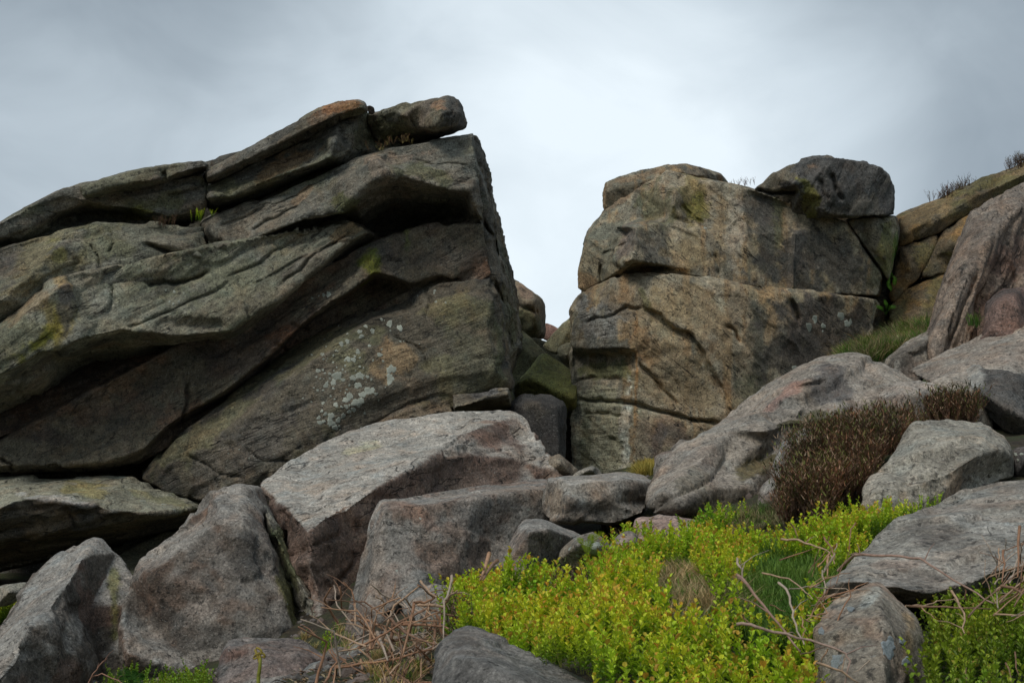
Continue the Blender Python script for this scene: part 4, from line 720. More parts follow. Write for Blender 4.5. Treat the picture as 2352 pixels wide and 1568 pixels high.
boulder('dark rounded boulder cut by the bottom edge, left of the main bilberry', [(975,1660,4.9),(985,1568,5.1),(1000,1520,5.3),(1012,1480,5.4),(1040,1452,5.6),(1075,1443,5.7),(1130,1463,5.6),(1200,1510,5.4),(1260,1545,5.2),(1350,1570,5.1),(1440,1620,4.9),(1440,1680,4.8)], inner=[[(1040,1500,5.1),(1110,1510,5.0),(1200,1560,4.9),(1300,1610,4.8)]], T=.8, vox=.0135, rnd=3, amp=.02, base=(0.165,0.16,0.155), mixes=[((0.07,0.068,0.068),2,.1,.5),((0.2,0.19,0.18),2.5,.12,.4)])

# ------------------------------------------------------------------ central boulders
boulder('huge wedge boulder with a pale ribbed top and reddish right face in the centre', [(592,1108,15.6),(640,1075,16.2),(700,1045,16.9),(760,1010,17.6),(800,985,18),(860,970,18.3),(910,962,18.5),(960,957,18.6),(1060,948,18.7),(1140,944,18.7),(1190,950,18.2),(1215,970,17.9),(1240,1005,17.6),(1265,1055,17.2),(1285,1092,16.9),(1270,1150,16.9),(1100,1250,16.0),(900,1350,14.6),(840,1440,14.0),(790,1480,13.4),(768,1480,12.8),(740,1450,12.9),(715,1390,13.2),(690,1330,13.6),(668,1280,14),(640,1215,14.4),(612,1155,14.9)],
     inner=[[(612,1120,15.2),(650,1160,14.4),(700,1218,13.5),(712,1300,13.35),(735,1380,13.2),(765,1460,13.1)],[(700,1218,13.5),(740,1190,13.7),(800,1160,14.1),(880,1112,14.8),(940,1080,15.3),(1000,1045,15.9),(1035,1015,16.4),(1062,990,16.8),(1100,975,17.1),(1190,952,18.0)],[(700,1100,15.8),(800,1050,16.6),(950,1000,17.4)],[(1120,1050,16.7),(1200,1060,17.1)],[(850,1200,14.6),(1000,1150,15.8)]],
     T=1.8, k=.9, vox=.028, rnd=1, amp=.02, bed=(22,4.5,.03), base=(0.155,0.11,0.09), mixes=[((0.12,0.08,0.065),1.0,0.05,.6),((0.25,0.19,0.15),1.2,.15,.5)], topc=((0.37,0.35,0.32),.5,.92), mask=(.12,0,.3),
     cracks=[([(640,1180),(690,1160),(780,1110),(860,1075)],4,.04),([(660,1205),(740,1165),(850,1110)],4,.04),([(1000,1045),(1040,1022),(1062,1000)],4,.04)],
     blobs=[(820,1035,50,14,-20,(0.42,0.40,0.22),.4),(770,1300,50,90,0,(0.09,0.065,0.05),.7),(1120,1000,70,26,0,(0.22,0.145,0.115),.6),(1130,1090,90,24,-10,(0.15,0.11,0.09),.5)])
boulder('tall rounded mottled boulder in the left foreground with a mossy split side', [(282,1390,13),(300,1340,13.2),(320,1290,13.4),(340,1270,13.5),(370,1250,13.6),(400,1230,13.7),(450,1195,13.8),(465,1165,13.9),(500,1135,14),(560,1117,14.2),(592,1122,14.5),(612,1165,14.6),(640,1235,14.7),(670,1300,14.6),(700,1355,14.4),(730,1410,14.2),(750,1460,14),(745,1510,13.6),(690,1540,13),(600,1570,13.1),(480,1640,13.0),(300,1640,13.0),(290,1500,12.5),(278,1430,12.8)],
     inner=[[(500,1150,13.6),(560,1140,13.7),(600,1190,13.6),(628,1270,13.3),(650,1350,13.1),(668,1430,13.0),(680,1500,12.95)],[(340,1320,12.9),(420,1260,13),(490,1200,13.2),(560,1200,13.2)],[(360,1450,13.0),(480,1350,12.85),(580,1350,12.9),(600,1450,12.8)],[(480,1560,12.75)]],
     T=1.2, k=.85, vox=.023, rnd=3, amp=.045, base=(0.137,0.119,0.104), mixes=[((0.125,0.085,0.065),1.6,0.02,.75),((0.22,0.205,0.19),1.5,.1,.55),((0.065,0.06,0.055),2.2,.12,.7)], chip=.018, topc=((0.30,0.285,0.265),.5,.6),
     blobs=[(690,1400,24,120,-20,(0.09,0.09,0.025),.85),(650,1280,18,70,-20,(0.16,0.14,0.10),.5)], mask=(.15,0,0))
boulder('thin upright blade of rock standing in the dark split between two central boulders', [(596,1150,14.3),(612,1160,14.2),(640,1215,14.1),(668,1275,13.9),(700,1335,13.6),(728,1392,13.3),(758,1455,13.0),(768,1490,12.9),(735,1490,13),(700,1435,13.4),(664,1360,13.8),(632,1290,14.1),(608,1220,14.3)], inner=[[(612,1185,13.95),(655,1275,13.6),(698,1355,13.25),(745,1455,12.95)]], T=.9, vox=.02, amp=.03, base=(0.17,0.16,0.13), mixes=[((0.26,0.245,0.21),2.0,.0,.6),(MOSS,1.5,.1,.6)], chip=.02, cat='rock')
boulder('big square-cornered grey boulder with rusty patches below the pale-topped wedge', [(872,1150,12.6),(900,1145,12.8),(1000,1143,13),(1080,1125,13.3),(1150,1112,13.5),(1250,1098,13.8),(1275,1105,13.9),(1290,1200,13),(1262,1300,12.9),(1200,1400,12.5),(1060,1500,12.1),(1000,1510,12.0),(900,1500,11.9),(800,1485,12.0),(788,1465,12.0),(800,1430,12.1),(820,1350,12.2),(835,1270,12.4),(848,1195,12.5)],
     inner=[[(885,1165,12.2),(870,1230,12.1),(855,1300,12.0),(835,1400,11.8),(825,1470,11.75)],[(885,1165,12.2),(980,1160,12.3),(1090,1145,12.5),(1200,1130,12.8),(1255,1120,13)],[(940,1300,11.95),(1050,1280,12.3),(1130,1250,12.7)],[(960,1330,11.85),(980,1420,11.8),(1060,1350,12.3)],[(900,1400,11.75),(915,1390,11.7),(950,1430,11.6)]],
     T=1.3, vox=.02, rnd=2, amp=.018, base=(0.210,0.195,0.180), mixes=[((0.14,0.125,0.115),1.3,0.08,.5),((0.25,0.24,0.225),1.6,.1,.55),((0.19,0.13,0.10),1.6,.1,.6)], mask=(.18,0,0), chip=.008,
     cracks=[([(888,1415),(912,1405),(918,1390),(925,1410),(945,1425)],6,.08)], steps=[([(880,1412),(915,1400),(945,1425)],.08,40)],
     blobs=[(950,1172,50,12,10,(0.22,0.14,0.105),.55),(985,1200,20,20,0,(0.21,0.13,0.10),.45),(860,1300,22,130,8,(0.26,0.22,0.19),.6),(1090,1180,50,30,0,(0.26,0.25,0.235),.5),(1220,1130,50,24,0,(0.25,0.19,0.15),.5),(900,1340,26,60,0,(0.22,0.16,0.13),.5)])
boulder('flat-topped angular block resting above the black hollow, right of centre', [(1256,1098,12.9),(1290,1092,13.1),(1331,1089,13.2),(1370,1086,13.3),(1409,1083,13.4),(1446,1082,13.4),(1480,1090,13.3),(1504,1102,13.1),(1498,1125,12.9),(1486,1151,12.7),(1480,1179,12.45),(1422,1203,12.3),(1399,1204,12.25),(1349,1198,12.15),(1290,1190,12.1),(1273,1197,12.2),(1250,1188,12.6),(1244,1165,12.8)],
     inner=[[(1262,1104,12.6),(1290,1102,12.3),(1310,1112,12.15),(1350,1108,12.2),(1410,1103,12.4),(1470,1108,12.6)],[(1310,1112,12.15),(1304,1150,12.05),(1295,1185,12.1)],[(1390,1150,12.2)]], T=1.0, k=.95, vox=.019, rnd=1, amp=.008, chip=.006, bed=(4,7,.02), base=(0.175,0.155,0.135), mixes=BM, topc=((0.30,0.285,0.265),.4,.8), blobs=[(1275,1145,28,40,0,(0.27,0.215,0.165),.8),(1400,1150,80,24,0,(0.115,0.095,0.075),.6)])  # blobs paint light on the left face and shade on the front
boulder('angular block with a sunlit left edge and nearly black right face under the flat block', [(1138,1305,10.3),(1158,1265,10.4),(1176,1234,10.5),(1190,1208,10.6),(1207,1190,10.8),(1245,1187,11.0),(1272,1198,11.0),(1300,1218,10.9),(1338,1230,10.9),(1330,1300,10.8),(1260,1360,10.4),(1180,1360,10)], inner=[[(1150,1300,10.0),(1190,1258,9.95),(1216,1222,9.95),(1262,1216,10.15),(1310,1232,10.5)],[(1216,1222,9.95),(1214,1280,9.95),(1200,1340,9.9)],[(1270,1280,10.3)]], T=.8, vox=.017, rnd=1, amp=.01, chip=.008, base=(0.15,0.13,0.115), topc=((0.26,0.25,0.235),.4,.8), blobs=[(1185,1255,22,40,30,(0.23,0.175,0.145),.6)], mask=(.3,0,0))  # blob puts the light on the left edge into its colour
boulder('rounded stone with white lichen rosettes behind the young fern', [(1278,1290),(1282,1268),(1300,1246),(1330,1228),(1358,1224),(1385,1238),(1402,1262),(1408,1300),(1340,1320)], inner=[[(1330,1250,8.9),(1370,1255,8.9)]], d=9.2, T=.5, vox=.017, base=(0.20,0.175,0.145), mask=(.7,0,0), cat='stone')
boulder('small grey-pink stone right of the fern among bilberry', [(1400,1290),(1402,1262),(1422,1232),(1445,1222),(1462,1232),(1472,1260),(1450,1310),(1410,1310)], inner=[[(1435,1250,9)]], d=9.3, T=.4, vox=.017, base=(0.22,0.185,0.165), cat='stone')
boulder('low reddish stone at the top edge of the bilberry below the long boulder', [(1450,1215,10.3),(1458,1192,10.5),(1480,1181,10.6),(1510,1180,10.6),(1532,1184,10.6),(1560,1195,10.5),(1600,1196,10.5),(1617,1210,10.4),(1612,1235,10.2),(1540,1260,9.9),(1470,1245,9.9)], inner=[[(1480,1205,10.1),(1540,1210,10.0),(1595,1215,10.1)]], T=.5, vox=.018, base=(0.24,0.155,0.13), mixes=[((0.22,0.21,0.20),1.5,.05,.6)], topc=((0.29,0.23,0.20),.4,.5), cat='stone')
boulder('grey stone behind the tangle of dead bracken stems', [(930,1400,8.6),(942,1372,8.7),(970,1352,8.8),(1000,1343,8.9),(1040,1345,9),(1080,1370,8.9),(1080,1450,8.4),(960,1450,8.2)], inner=[[(970,1380,8.3),(1030,1375,8.4)]], T=.5, vox=.017, base=(0.21,0.195,0.18), mask=(.25,0,0), cat='stone')
boulder('low dark boulder along the bottom left of centre', [(500,1575,8.8),(500,1530,9.1),(508,1485,9.4),(520,1466,9.5),(542,1462,9.5),(565,1472,9.5),(620,1470,9.5),(690,1470,9.5),(720,1485,9.5),(740,1500,9.4),(762,1512,9.2),(700,1560,8.8),(640,1610,8.5),(500,1610,8.5)], inner=[[(525,1490,9.1),(600,1495,9.0),(690,1500,9.0),(730,1508,9.1)]], T=.7, vox=.017, amp=.03, base=(0.105,0.095,0.09), mixes=[((0.19,0.17,0.16),2,.1,.6),((0.14,0.075,0.06),1.5,.05,.5)], topc=((0.19,0.175,0.165),.5,.5), mask=(.2,0,0))
boulder('small dark stone right of the low dark boulder at the dry grass', [(735,1512),(745,1496),(775,1484),(795,1488),(805,1505),(790,1530),(745,1535)], d=9.5, inner=[[(770,1505,9.3)]], T=.35, vox=.017, base=(0.14,0.125,0.11), cat='stone')
boulder('rounded tan stone ringed with lichen left of the bracken tangle', [(795,1540),(798,1505),(812,1482),(840,1470),(880,1462),(925,1468),(935,1500),(900,1550),(840,1575)], inner=[[(835,1500,8.5),(890,1495,8.5)]], d=8.8, T=.5, vox=.016, base=(0.23,0.19,0.15), mask=(.7,0,0), cat='stone')
boulder('bluish-grey stone near the bottom edge left of the bracken', [(665,1590),(690,1562),(715,1530),(740,1520),(765,1530),(800,1540),(812,1560),(790,1600),(700,1610)], inner=[[(735,1545,7.6)]], d=7.9, T=.4, vox=.015, base=(0.24,0.23,0.215), cat='stone')
boulder('flat grey stone cut by the bottom edge under the yellow fiddlehead', [(540,1600),(552,1572),(585,1557),(620,1555),(660,1552),(710,1566),(730,1600),(650,1630)], inner=[[(630,1570,7.1)]], d=7.4, T=.4, vox=.015, base=(0.25,0.24,0.225), cat='stone')
boulder('grey rock slab lying under the dead bracken stems at the bottom', [(830,1620,6.2),(850,1570,6.6),(890,1530,7),(930,1500,7.3),(980,1490,7.4),(1010,1500,7.2),(990,1560,6.7),(970,1640,6.1)], inner=[[(900,1560,6.6),(960,1540,6.7)]], T=.4, vox=.015, base=(0.22,0.21,0.20), cat='rock')
# ------------------------------------------------------------------ lower left
boulder('dark peaked boulder in the bottom left corner with a pale sloping left edge', [(-100,1600,11.5),(-60,1510,12.2),(0,1440,12.8),(40,1385,13.2),(75,1340,13.5),(100,1310,13.7),(130,1275,13.9),(180,1266,14),(215,1233,14.2),(235,1236,14.2),(265,1272,14.1),(310,1327,13.8),(330,1380,13.6),(330,1500,13.2),(320,1640,12.4),(-100,1640,11.2)],
     inner=[[(222,1237,14.1),(190,1280,13.3),(160,1330,12.9),(120,1385,12.5),(105,1400,12.4),(60,1450,12.0),(20,1520,11.6),(-40,1600,11.2)],[(105,1400,12.4),(125,1420,12.3),(150,1500,12.3),(150,1620,12.2)],[(160,1330,12.9),(200,1400,13.3),(240,1500,13.25),(250,1600,13.1)],[(145,1405,12.65),(190,1500,12.45)],[(60,1420,12.45),(100,1375,12.75)]],
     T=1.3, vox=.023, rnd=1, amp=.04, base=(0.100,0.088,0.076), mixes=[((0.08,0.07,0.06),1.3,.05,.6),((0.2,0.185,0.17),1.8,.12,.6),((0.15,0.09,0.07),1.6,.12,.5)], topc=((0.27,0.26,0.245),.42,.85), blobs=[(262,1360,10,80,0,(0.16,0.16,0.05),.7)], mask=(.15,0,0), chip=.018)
boulder('small pale stone at the left edge beside the cave mouth', [(-80,1390),(-60,1360),(0,1350),(30,1340),(55,1338),(72,1342),(60,1360),(30,1385),(-20,1400)], d=16, inner=[[(20,1358,15.7)]], T=.5, vox=.025, base=(0.22,0.215,0.185), cat='stone')

# ------------------------------------------------------------------ boulders that carry the slope on past the right of the frame
for lab, cx, cy, d, w, hh, bs in (('grey boulder on the slope beyond the right edge, nearest the viewer', 2760, 1330, 6.8, 230, 130, .21), ('brown boulder on the slope beyond the right edge, behind the nearest', 2720, 1060, 10.5, 200, 110, .17),
        ('large pale boulder high on the slope beyond the right edge', 2800, 860, 14.5, 230, 130, .22), ('dark boulder under the mossy wall beyond the right edge', 2620, 640, 18.5, 130, 90, .13), ('long grey boulder beyond the right edge beside the mossy wall', 2950, 560, 20, 260, 110, .18)):
    ring = [(cx + w * math.cos(a) * (1 + .16 * math.sin(3 * a + cx)), cy + hh * math.sin(a) * (1 + .14 * math.sin(2 * a + cy)), d + (.35 if math.sin(a) < 0 else -.15)) for a in np.linspace(0, 2 * math.pi, 13)[:-1]]
    boulder(lab, ring, inner=[[(cx - w * .45, cy - hh * .15, d - .45), (cx + w * .1, cy - hh * .35, d - .35), (cx + w * .5, cy - hh * .1, d - .4)]], vox=.045, amp=.05, base=(bs, bs * .92, bs * .82), mixes=BM, chip=.02)
# ------------------------------------------------------------------ plants
def leafv(o, dr, up, L, Wd, fold=0.25):
    """pointed oval leaf, six vertices, folded along the midrib"""
    dr = dr / np.linalg.norm(dr); s = np.cross(dr, up); s /= (np.linalg.norm(s) + 1e-9); n = np.cross(s, dr)
    p = [o, o + dr * L * .35 + s * Wd * .5 + n * Wd * fold, o + dr * L * .75 + s * Wd * .38 + n * Wd * fold, o + dr * L - n * L * .08,
         o + dr * L * .75 - s * Wd * .38 + n * Wd * fold, o + dr * L * .35 - s * Wd * .5 + n * Wd * fold]
    f = [(0, 1, 2), (0, 2, 3), (0, 3, 4), (0, 4, 5)]
    return p, f
class MB:
    def __init__(s): s.v = []; s.f = []; s.c = []
    def add(s, p, f, c):
        n = len(s.v); s.v += [np.asarray(q, float) for q in p]; s.f += [tuple(i + n for i in t) for t in f]
        s.c += [c] * len(p) if not isinstance(c, list) else c
    def tube(s, pts, r0, r1, c, k=4):
        pts = [np.asarray(q, float) for q in pts]; n = len(pts); rings = []
        V = []; F = []
        for i, q in enumerate(pts):
            t = pts[min(i + 1, n - 1)] - pts[max(i - 1, 0)]; t = t / (np.linalg.norm(t) + 1e-9)
            a = np.cross(t, (0.31, 0.2, 0.93)); a /= np.linalg.norm(a) + 1e-9; b = np.cross(t, a)
            r = r0 + (r1 - r0) * i / (n - 1)
            for j in range(k):
                w = 2 * math.pi * j / k; V.append(q + r * (math.cos(w) * a + math.sin(w) * b))
        for i in range(n - 1):
            for j in range(k):
                A_, B_, C_, D_ = i * k + j, i * k + (j + 1) % k, (i + 1) * k + (j + 1) % k, (i + 1) * k + j
                F += [(A_, B_, C_), (A_, C_, D_)]
        for e in (0, (n - 1) * k):
            for j in range(1, k - 1): F.append((e, e + j, e + j + 1))
        s.add(V, F, c)
    def arr(s): return np.array(s.v), np.array(s.f, np.int32), np.array(s.c, float)
def replicate(protos, pos, rot, tilt, tdir, sc, tint):
    V = []; F = []; C = []; off = 0
    which = rng.integers(0, len(protos), len(pos))
    for k, (v, f, c) in enumerate(protos):
        I = np.where(which == k)[0]
        if not len(I): continue
        cr, sr = np.cos(rot[I]), np.sin(rot[I])
        x = v[None, :, 0] * cr[:, None] - v[None, :, 1] * sr[:, None]; y = v[None, :, 0] * sr[:, None] + v[None, :, 1] * cr[:, None]; z = np.repeat(v[None, :, 2], len(I), 0)
        # bend towards tdir
        tx, ty = np.cos(tdir[I]) * tilt[I], np.sin(tdir[I]) * tilt[I]
        x = x + tx[:, None] * z; y = y + ty[:, None] * z
        vv = np.stack([x, y, z], -1) * sc[I][:, None, None] + pos[I][:, None, :]
        n = len(v); V.append(vv.reshape(-1, 3)); F.append((f[None] + (np.arange(len(I)) * n)[:, None, None] + off).reshape(-1, 3))
        C.append((c[None] * tint[I][:, None, :]).reshape(-1, 3)); off += n * len(I)
    return np.vstack(V), np.vstack(F), np.vstack(C)
def bilberry_proto(green):
    m = MB(); n = random.randint(14, 21); h = random.uniform(.11, .17)
    lean = np.array([random.uniform(-.35, .35), random.uniform(-.35, .35), 1.0])
    st = [lean * h * t + np.array([0, 0, 0]) for t in (0, .5, 1)]
    m.tube(st, .0013, .0008, (0.16, 0.20, 0.04), 3)
    for k in range(n):
        t = (k + .5) / n; t = .10 + .90 * t; a = k * 2.4 + random.uniform(-.4, .4)
        o = lean * h * t; dr = np.array([math.cos(a), math.sin(a), .35 + .9 * t + random.uniform(-.3, .3)])
        L = random.uniform(.014, .024) * (1.0 - .25 * (t > .9))
        young = np.clip((t - .25) / .5 + random.uniform(-.2, .2), 0, 1)
        low = np.array([0.13, 0.26, 0.015]); hi = np.array([0.62, 0.80, 0.045])
        c = low * (1 - young) + hi * young
        if t > .82 and random.random() < (.32 if green == 0 else .12): c = np.array([0.62, random.uniform(.33, .5), 0.05])
        p, f = leafv(o, dr, np.array([0, 0, 1.0]), L, L * .68)
        cs = [tuple(c)] * 6
        if young > .8 and random.random() < .25: cs[3] = (0.62, 0.3, 0.07)
        m.add(p, f, cs)
    return m.arr()
def grass_proto(n=9, h=.12, tipc=(0.15, 0.26, 0.04), basec=(0.06, 0.13, 0.02), droop=.6, w=.0022):
    m = MB()
    for k in range(n):
        a = random.uniform(0, 6.28); r = random.uniform(0, .03); o = np.array([r * math.cos(a), r * math.sin(a), 0])
        hh = h * random.uniform(.55, 1.15); b = random.uniform(.1, droop); dx = np.array([math.cos(a), math.sin(a), 0])
        s = np.array([-math.sin(a), math.cos(a), 0]) * w
        P4 = [o + dx * b * hh * t * t + np.array([0, 0, hh * (t - .25 * b * t * t)]) for t in (0, .4, .75, 1)]
        V = [P4[0] - s, P4[0] + s, P4[1] - s, P4[1] + s, P4[2] - s * .7, P4[2] + s * .7, P4[3]]
        f = [(0, 1, 3), (0, 3, 2), (2, 3, 5), (2, 5, 4), (4, 5, 6)]
        u = random.uniform(.75, 1.25)
        m.add(V, f, [tuple(np.array(basec) * u)] * 4 + [tuple(np.array(tipc) * u)] * 3)
    return m.arr()
def heather_proto(h=.24):
    m = MB(); nb = random.randint(4, 6)
    for k in range(nb):
        a = random.uniform(0, 6.28); sp = random.uniform(.05, .4); hh = h * random.uniform(.6, 1.0)
        d = np.array([math.cos(a) * sp, math.sin(a) * sp, 1.0]); 
        pts = [d * hh * t * np.array([t ** .5 + .001, t ** .5 + .001, 1]) for t in (0, .35, .7, 1)]
        kind = random.random()
        col = (0.17, 0.085, 0.05) if kind < .5 else ((0.10, 0.105, 0.03) if kind < .85 else (0.28, 0.19, 0.14))
        m.tube(pts, .0016, .0009, (0.10, 0.06, 0.045), 3)
        for j in range(7):
            t = .3 + .7 * j / 6; q = d * hh * t * np.array([t ** .5, t ** .5, 1]); b = j * 2.2 + k
            L = random.uniform(.016, .03); s = np.array([math.cos(b), math.sin(b), random.uniform(.6, 1.5)]) * L; w = np.array([-math.sin(b), math.cos(b), 0]) * .0042
            u = random.uniform(.7, 1.35)
            m.add([q - w, q + w, q + s * .6 + w * .8, q + s], [(0, 1, 2), (0, 2, 3)], tuple(np.array(col) * u))
    return m.arr()
def scatter(poly, dens, h, dr=(3, 30), holes=(), n_max=60000, noise=0.0, nf=2.0):
    pts = np.array(poly, float)
    lo = P(pts[:, 0].min(), 800, dr[1]); hi = P(pts[:, 0].max(), 800, dr[1])
    x0 = min(lo[0], P(pts[:, 0].min(), 800, dr[0])[0]) ; x1 = max(hi[0], P(pts[:, 0].max(), 800, dr[0])[0])
    n = int(min(n_max, dens * (x1 - x0) * (dr[1] - dr[0])))
    x = rng.uniform(x0, x1, n); y = rng.uniform(dr[0], dr[1], n); z = ground_z(x, y)
    p = np.stack([x, y, z], -1); q = p.copy(); q[:, 2] += .6 * h
    px, py = proj(q); m = inpoly(px, py, poly)
    for hl in holes: m &= ~inpoly(px, py, hl)
    if noise: m &= (fbm(p, nf, 3, 77) + rng.uniform(-.15, .15, n) > -noise)
    return p[m]
def stuff(name, label, mat, protos, pos, sc, cat, tilt=.25, tint=None, tvar=.2):
    n = len(pos)
    if n == 0: print('EMPTY', name); return
    br = 1 + rng.uniform(-tvar, tvar, (n, 1)); tn = np.repeat(br, 3, 1)
    cl = fbm(pos, 1.7, 3, 333)[:, None]; tn = tn * (1 + cl * np.array([[.5, .25, .15]]))      # patches of older and younger growth
    if tint is not None: tn = tn * tint
    s = rng.uniform(sc[0], sc[1], n)
    V, F, C = replicate(protos, pos, rng.uniform(0, 6.28, n), rng.uniform(0, tilt, n), rng.uniform(0, 6.28, n), s, tn)
    o = mesh_obj(name, V, F, mat, loc=tuple(pos.mean(0)), smooth=False, cols=np.clip(C, .005, .8))
    tag(o, label, cat, kind='stuff'); print(name, n, len(F)); return o
BIL = [bilberry_proto(0) for _ in range(14)]
BILG = [bilberry_proto(1) for _ in range(10)]
GR = [grass_proto() for _ in range(8)]
DRY = [grass_proto(10, .13, (0.48, 0.38, 0.20), (0.24, 0.20, 0.09), 1.3) for _ in range(8)]
HE = [heather_proto() for _ in range(10)]
main = [(1000,1350),(1020,1315),(1050,1300),(1090,1290),(1150,1312),(1200,1315),(1225,1285),(1280,1278),(1340,1282),(1420,1275),(1480,1250),(1540,1250),(1620,1228),(1700,1225),(1790,1212),(1890,1212),(1900,1185),(1960,1168),(2010,1172),(2080,1152),(2150,1128),(2178,1128),(2150,1158),(2090,1180),(2060,1200),(2030,1240),(1990,1270),(1930,1290),(1905,1330),(1880,1380),(1900,1430),(1870,1480),(1870,1568),(1900,1760),(1400,1760),(1350,1590),(1260,1560),(1190,1510),(1130,1470),(1075,1445),(1040,1440),(1030,1400),(1005,1380)]
hole_g = [(1700,1330),(1745,1290),(1830,1275),(1895,1290),(1900,1340),(1870,1400),(1790,1430),(1700,1410),(1650,1385)]
hole_d = [(1480,1330),(1540,1300),(1600,1310),(1640,1340),(1640,1420),(1580,1440),(1530,1400),(1480,1370),(1430,1370)]
hole_h = [(1260,1330),(1300,1310),(1350,1330),(1340,1360),(1280,1370)]
p = scatter(main, 880, .17, (3.9, 10.2), (hole_g, hole_d, hole_h), noise=.33, nf=3.0)
# rounded hummocks: shoots stand higher in the middle of each cushion
hum = fbm(p, 1.5, 2, 55)
p2 = p + np.stack([0 * hum, 0 * hum, np.clip(hum * .26, -.05, .16)], -1)
upper = proj(p2)[1] < 1225
mid = p2[~upper]; up = p2[upper]
stuff('bilberry_shrub', 'bright yellow-green bilberry with orange tips filling the foreground right of the dead bracken', LEAF, BIL, mid, (.65, 1.6), 'bilberry')
stuff('bilberry_shrub', 'band of fresh green bilberry running up to the right below heather and pale boulder', LEAF, BILG, up, (.75, 1.15), 'bilberry')
right = [(2133,1500),(2125,1440),(2160,1410),(2240,1392),(2300,1375),(2352,1345),(2450,1320),(2450,1760),(2140,1760)]
p = scatter(right, 620, .16, (3.9, 6.6), noise=.35)
stuff('bilberry_shrub', 'darker green bilberry in the bottom right corner among dead stems', LEAF, BILG, p, (.85, 1.4), 'bilberry', tint=np.array([.5, .54, .7]))
p = scatter([(1790,1440),(1830,1400),(1900,1400),(1900,1440),(1870,1500),(1800,1500)], 500, .15, (4.5, 7.5), noise=.2)
stuff('bilberry_shrub', 'sparse orange-tinted bilberry beside the pointed lichen-ringed boulder', LEAF, BIL, p, (.7, 1.1), 'bilberry', tint=np.array([1.0, .8, .9]))
p = scatter([(-60,1385),(20,1378),(38,1395),(20,1425),(-60,1440)], 500, .15, (10, 18))
stuff('bilberry_shrub', 'small patch of bilberry at the left edge beside the peaked boulder', LEAF, BILG, p, (1.2, 1.8), 'bilberry', tint=np.array([.7, .7, .8]))
# grass
p = scatter([(1640,1380),(1700,1320),(1745,1275),(1830,1255),(1905,1270),(1915,1340),(1890,1440),(1860,1500),(1760,1470),(1680,1440)], 1150, .10, (5, 9.5))
stuff('grass', 'dark green grass hollow between the bilberry and the broad grey boulder', GRASSM, GR, p, (.8, 1.4), 'grass', tilt=.6)
p = scatter([(1470,1340),(1530,1290),(1620,1290),(1670,1330),(1660,1430),(1590,1460),(1520,1420),(1440,1390)], 1100, .11, (5.5, 9.5))
stuff('grass', 'pale dry grass tuft in the middle of the bilberry', GRASSM, DRY + GR[:2], p, (.8, 1.5), 'grass', tilt=1.2)
p = scatter([(1400,1235),(1450,1180),(1500,1180),(1620,1165),(1780,1160),(1800,1200),(1640,1230),(1450,1290),(1390,1270)], 750, .07, (8.5, 13))
stuff('grass', 'short mixed green and straw grass bank at the foot of the long sloping boulder', GRASSM, GR + DRY, p, (.5, .9), 'grass', tilt=.8)
p = scatter([(1935,830),(1940,780),(1985,760),(2010,725),(2040,722),(2060,745),(2140,745),(2150,780),(2060,800),(2010,820)], 700, .16, (19, 26))
stuff('grass', 'green grassy ledge below the mossy corner of the right buttress', GRASSM, GR + DRY[:5], p, (.9, 2.6), 'grass', tilt=1.1, tvar=.4)
p = scatter([(1462,1080),(1500,1066),(1506,1100),(1462,1100)], 900, .1, (16, 21))
stuff('grass', 'scrap of yellow grass behind the flat-topped angular block', GRASSM, DRY, p, (1, 1.6), 'grass', tint=np.array([1.3, 1.3, .6]))
p = scatter([(560,1430),(700,1400),(800,1440),(820,1480),(790,1525),(860,1490),(950,1440),(1040,1440),(1000,1560),(980,1700),(190,1700),(210,1570),(460,1575),(560,1590),(700,1580)], 520, .05, (5.6, 12.5), noise=.1)
p = p[~((proj(p)[0] < 850) & (p[:, 1] < 8.3))]
stuff('grass', 'thin green and straw grass among the stones along the bottom left', GRASSM, DRY + GR[:4], p, (.4, .75), 'grass', tilt=1.0, tint=np.array([1.6, 1.4, 1.2]))
p = scatter([(630,1475),(650,1450),(700,1455),(750,1470),(760,1490),(640,1490)], 260, .13, (8.5, 11.5))
stuff('bilberry_shrub', 'few bilberry shoots at the foot of the dark split between central boulders', LEAF, BILG, p, (.9, 1.5), 'bilberry', tint=np.array([.7, .75, .8]))
p = scatter([(230,1620),(240,1530),(300,1540),(340,1560),(480,1545),(480,1620)], 200, .13, (8.5, 12.5))
stuff('bilberry_shrub', 'scattered green shoots along the bottom edge below the peaked and mottled boulders', LEAF, BILG, p, (.9, 1.5), 'bilberry', tint=np.array([.4, .5, .6]))
# heather
hp = [(1795,1175),(1808,1100),(1830,1040),(1850,990),(1900,965),(1960,950),(2010,935),(2060,925),(2130,918),(2190,930),(2225,945),(2235,980),(2180,985),(2100,985),(2085,1010),(2040,1050),(2010,1090),(1970,1115),(1930,1145),(1900,1185)]
p = scatter(hp, 1250, .22, (9.3, 13.2), noise=.16, nf=3.2)
stuff('heather', 'large brown and olive heather clump between the long boulder and the pale grey boulder', HEATH, HE, p + np.stack([0*p[:,0], 0*p[:,0], np.clip(.5*fbm(p,1.8,3,91),-.07,.15)], -1), (0.6, 1.35), 'heather', tilt=.55, tint=np.array([1.15,1.15,1.0]), tvar=.35)
for lab, poly, dn, hh, rg, scl in (('small dull brown heather growing over the reddish stone', [(1415,1225),(1440,1195),(1520,1195),(1560,1230),(1500,1275),(1430,1265)], 300, .14, (9, 12), (.45, .75)),
        ('dark brown heather sprigs inside the bilberry below the lichen-ringed stone', hole_h, 420, .12, (6.4, 8.8), (.5, .8)),
        ('blackish heather tuft at the left corner of the bilberry above the dark boulder', [(1030,1400),(1060,1385),(1085,1405),(1080,1450),(1040,1450)], 500, .12, (5.6, 7.2), (.5, .8))):
    stuff('heather', lab, HEATH, HE, scatter(poly, dn, hh, rg), scl, 'heather', tilt=.5)
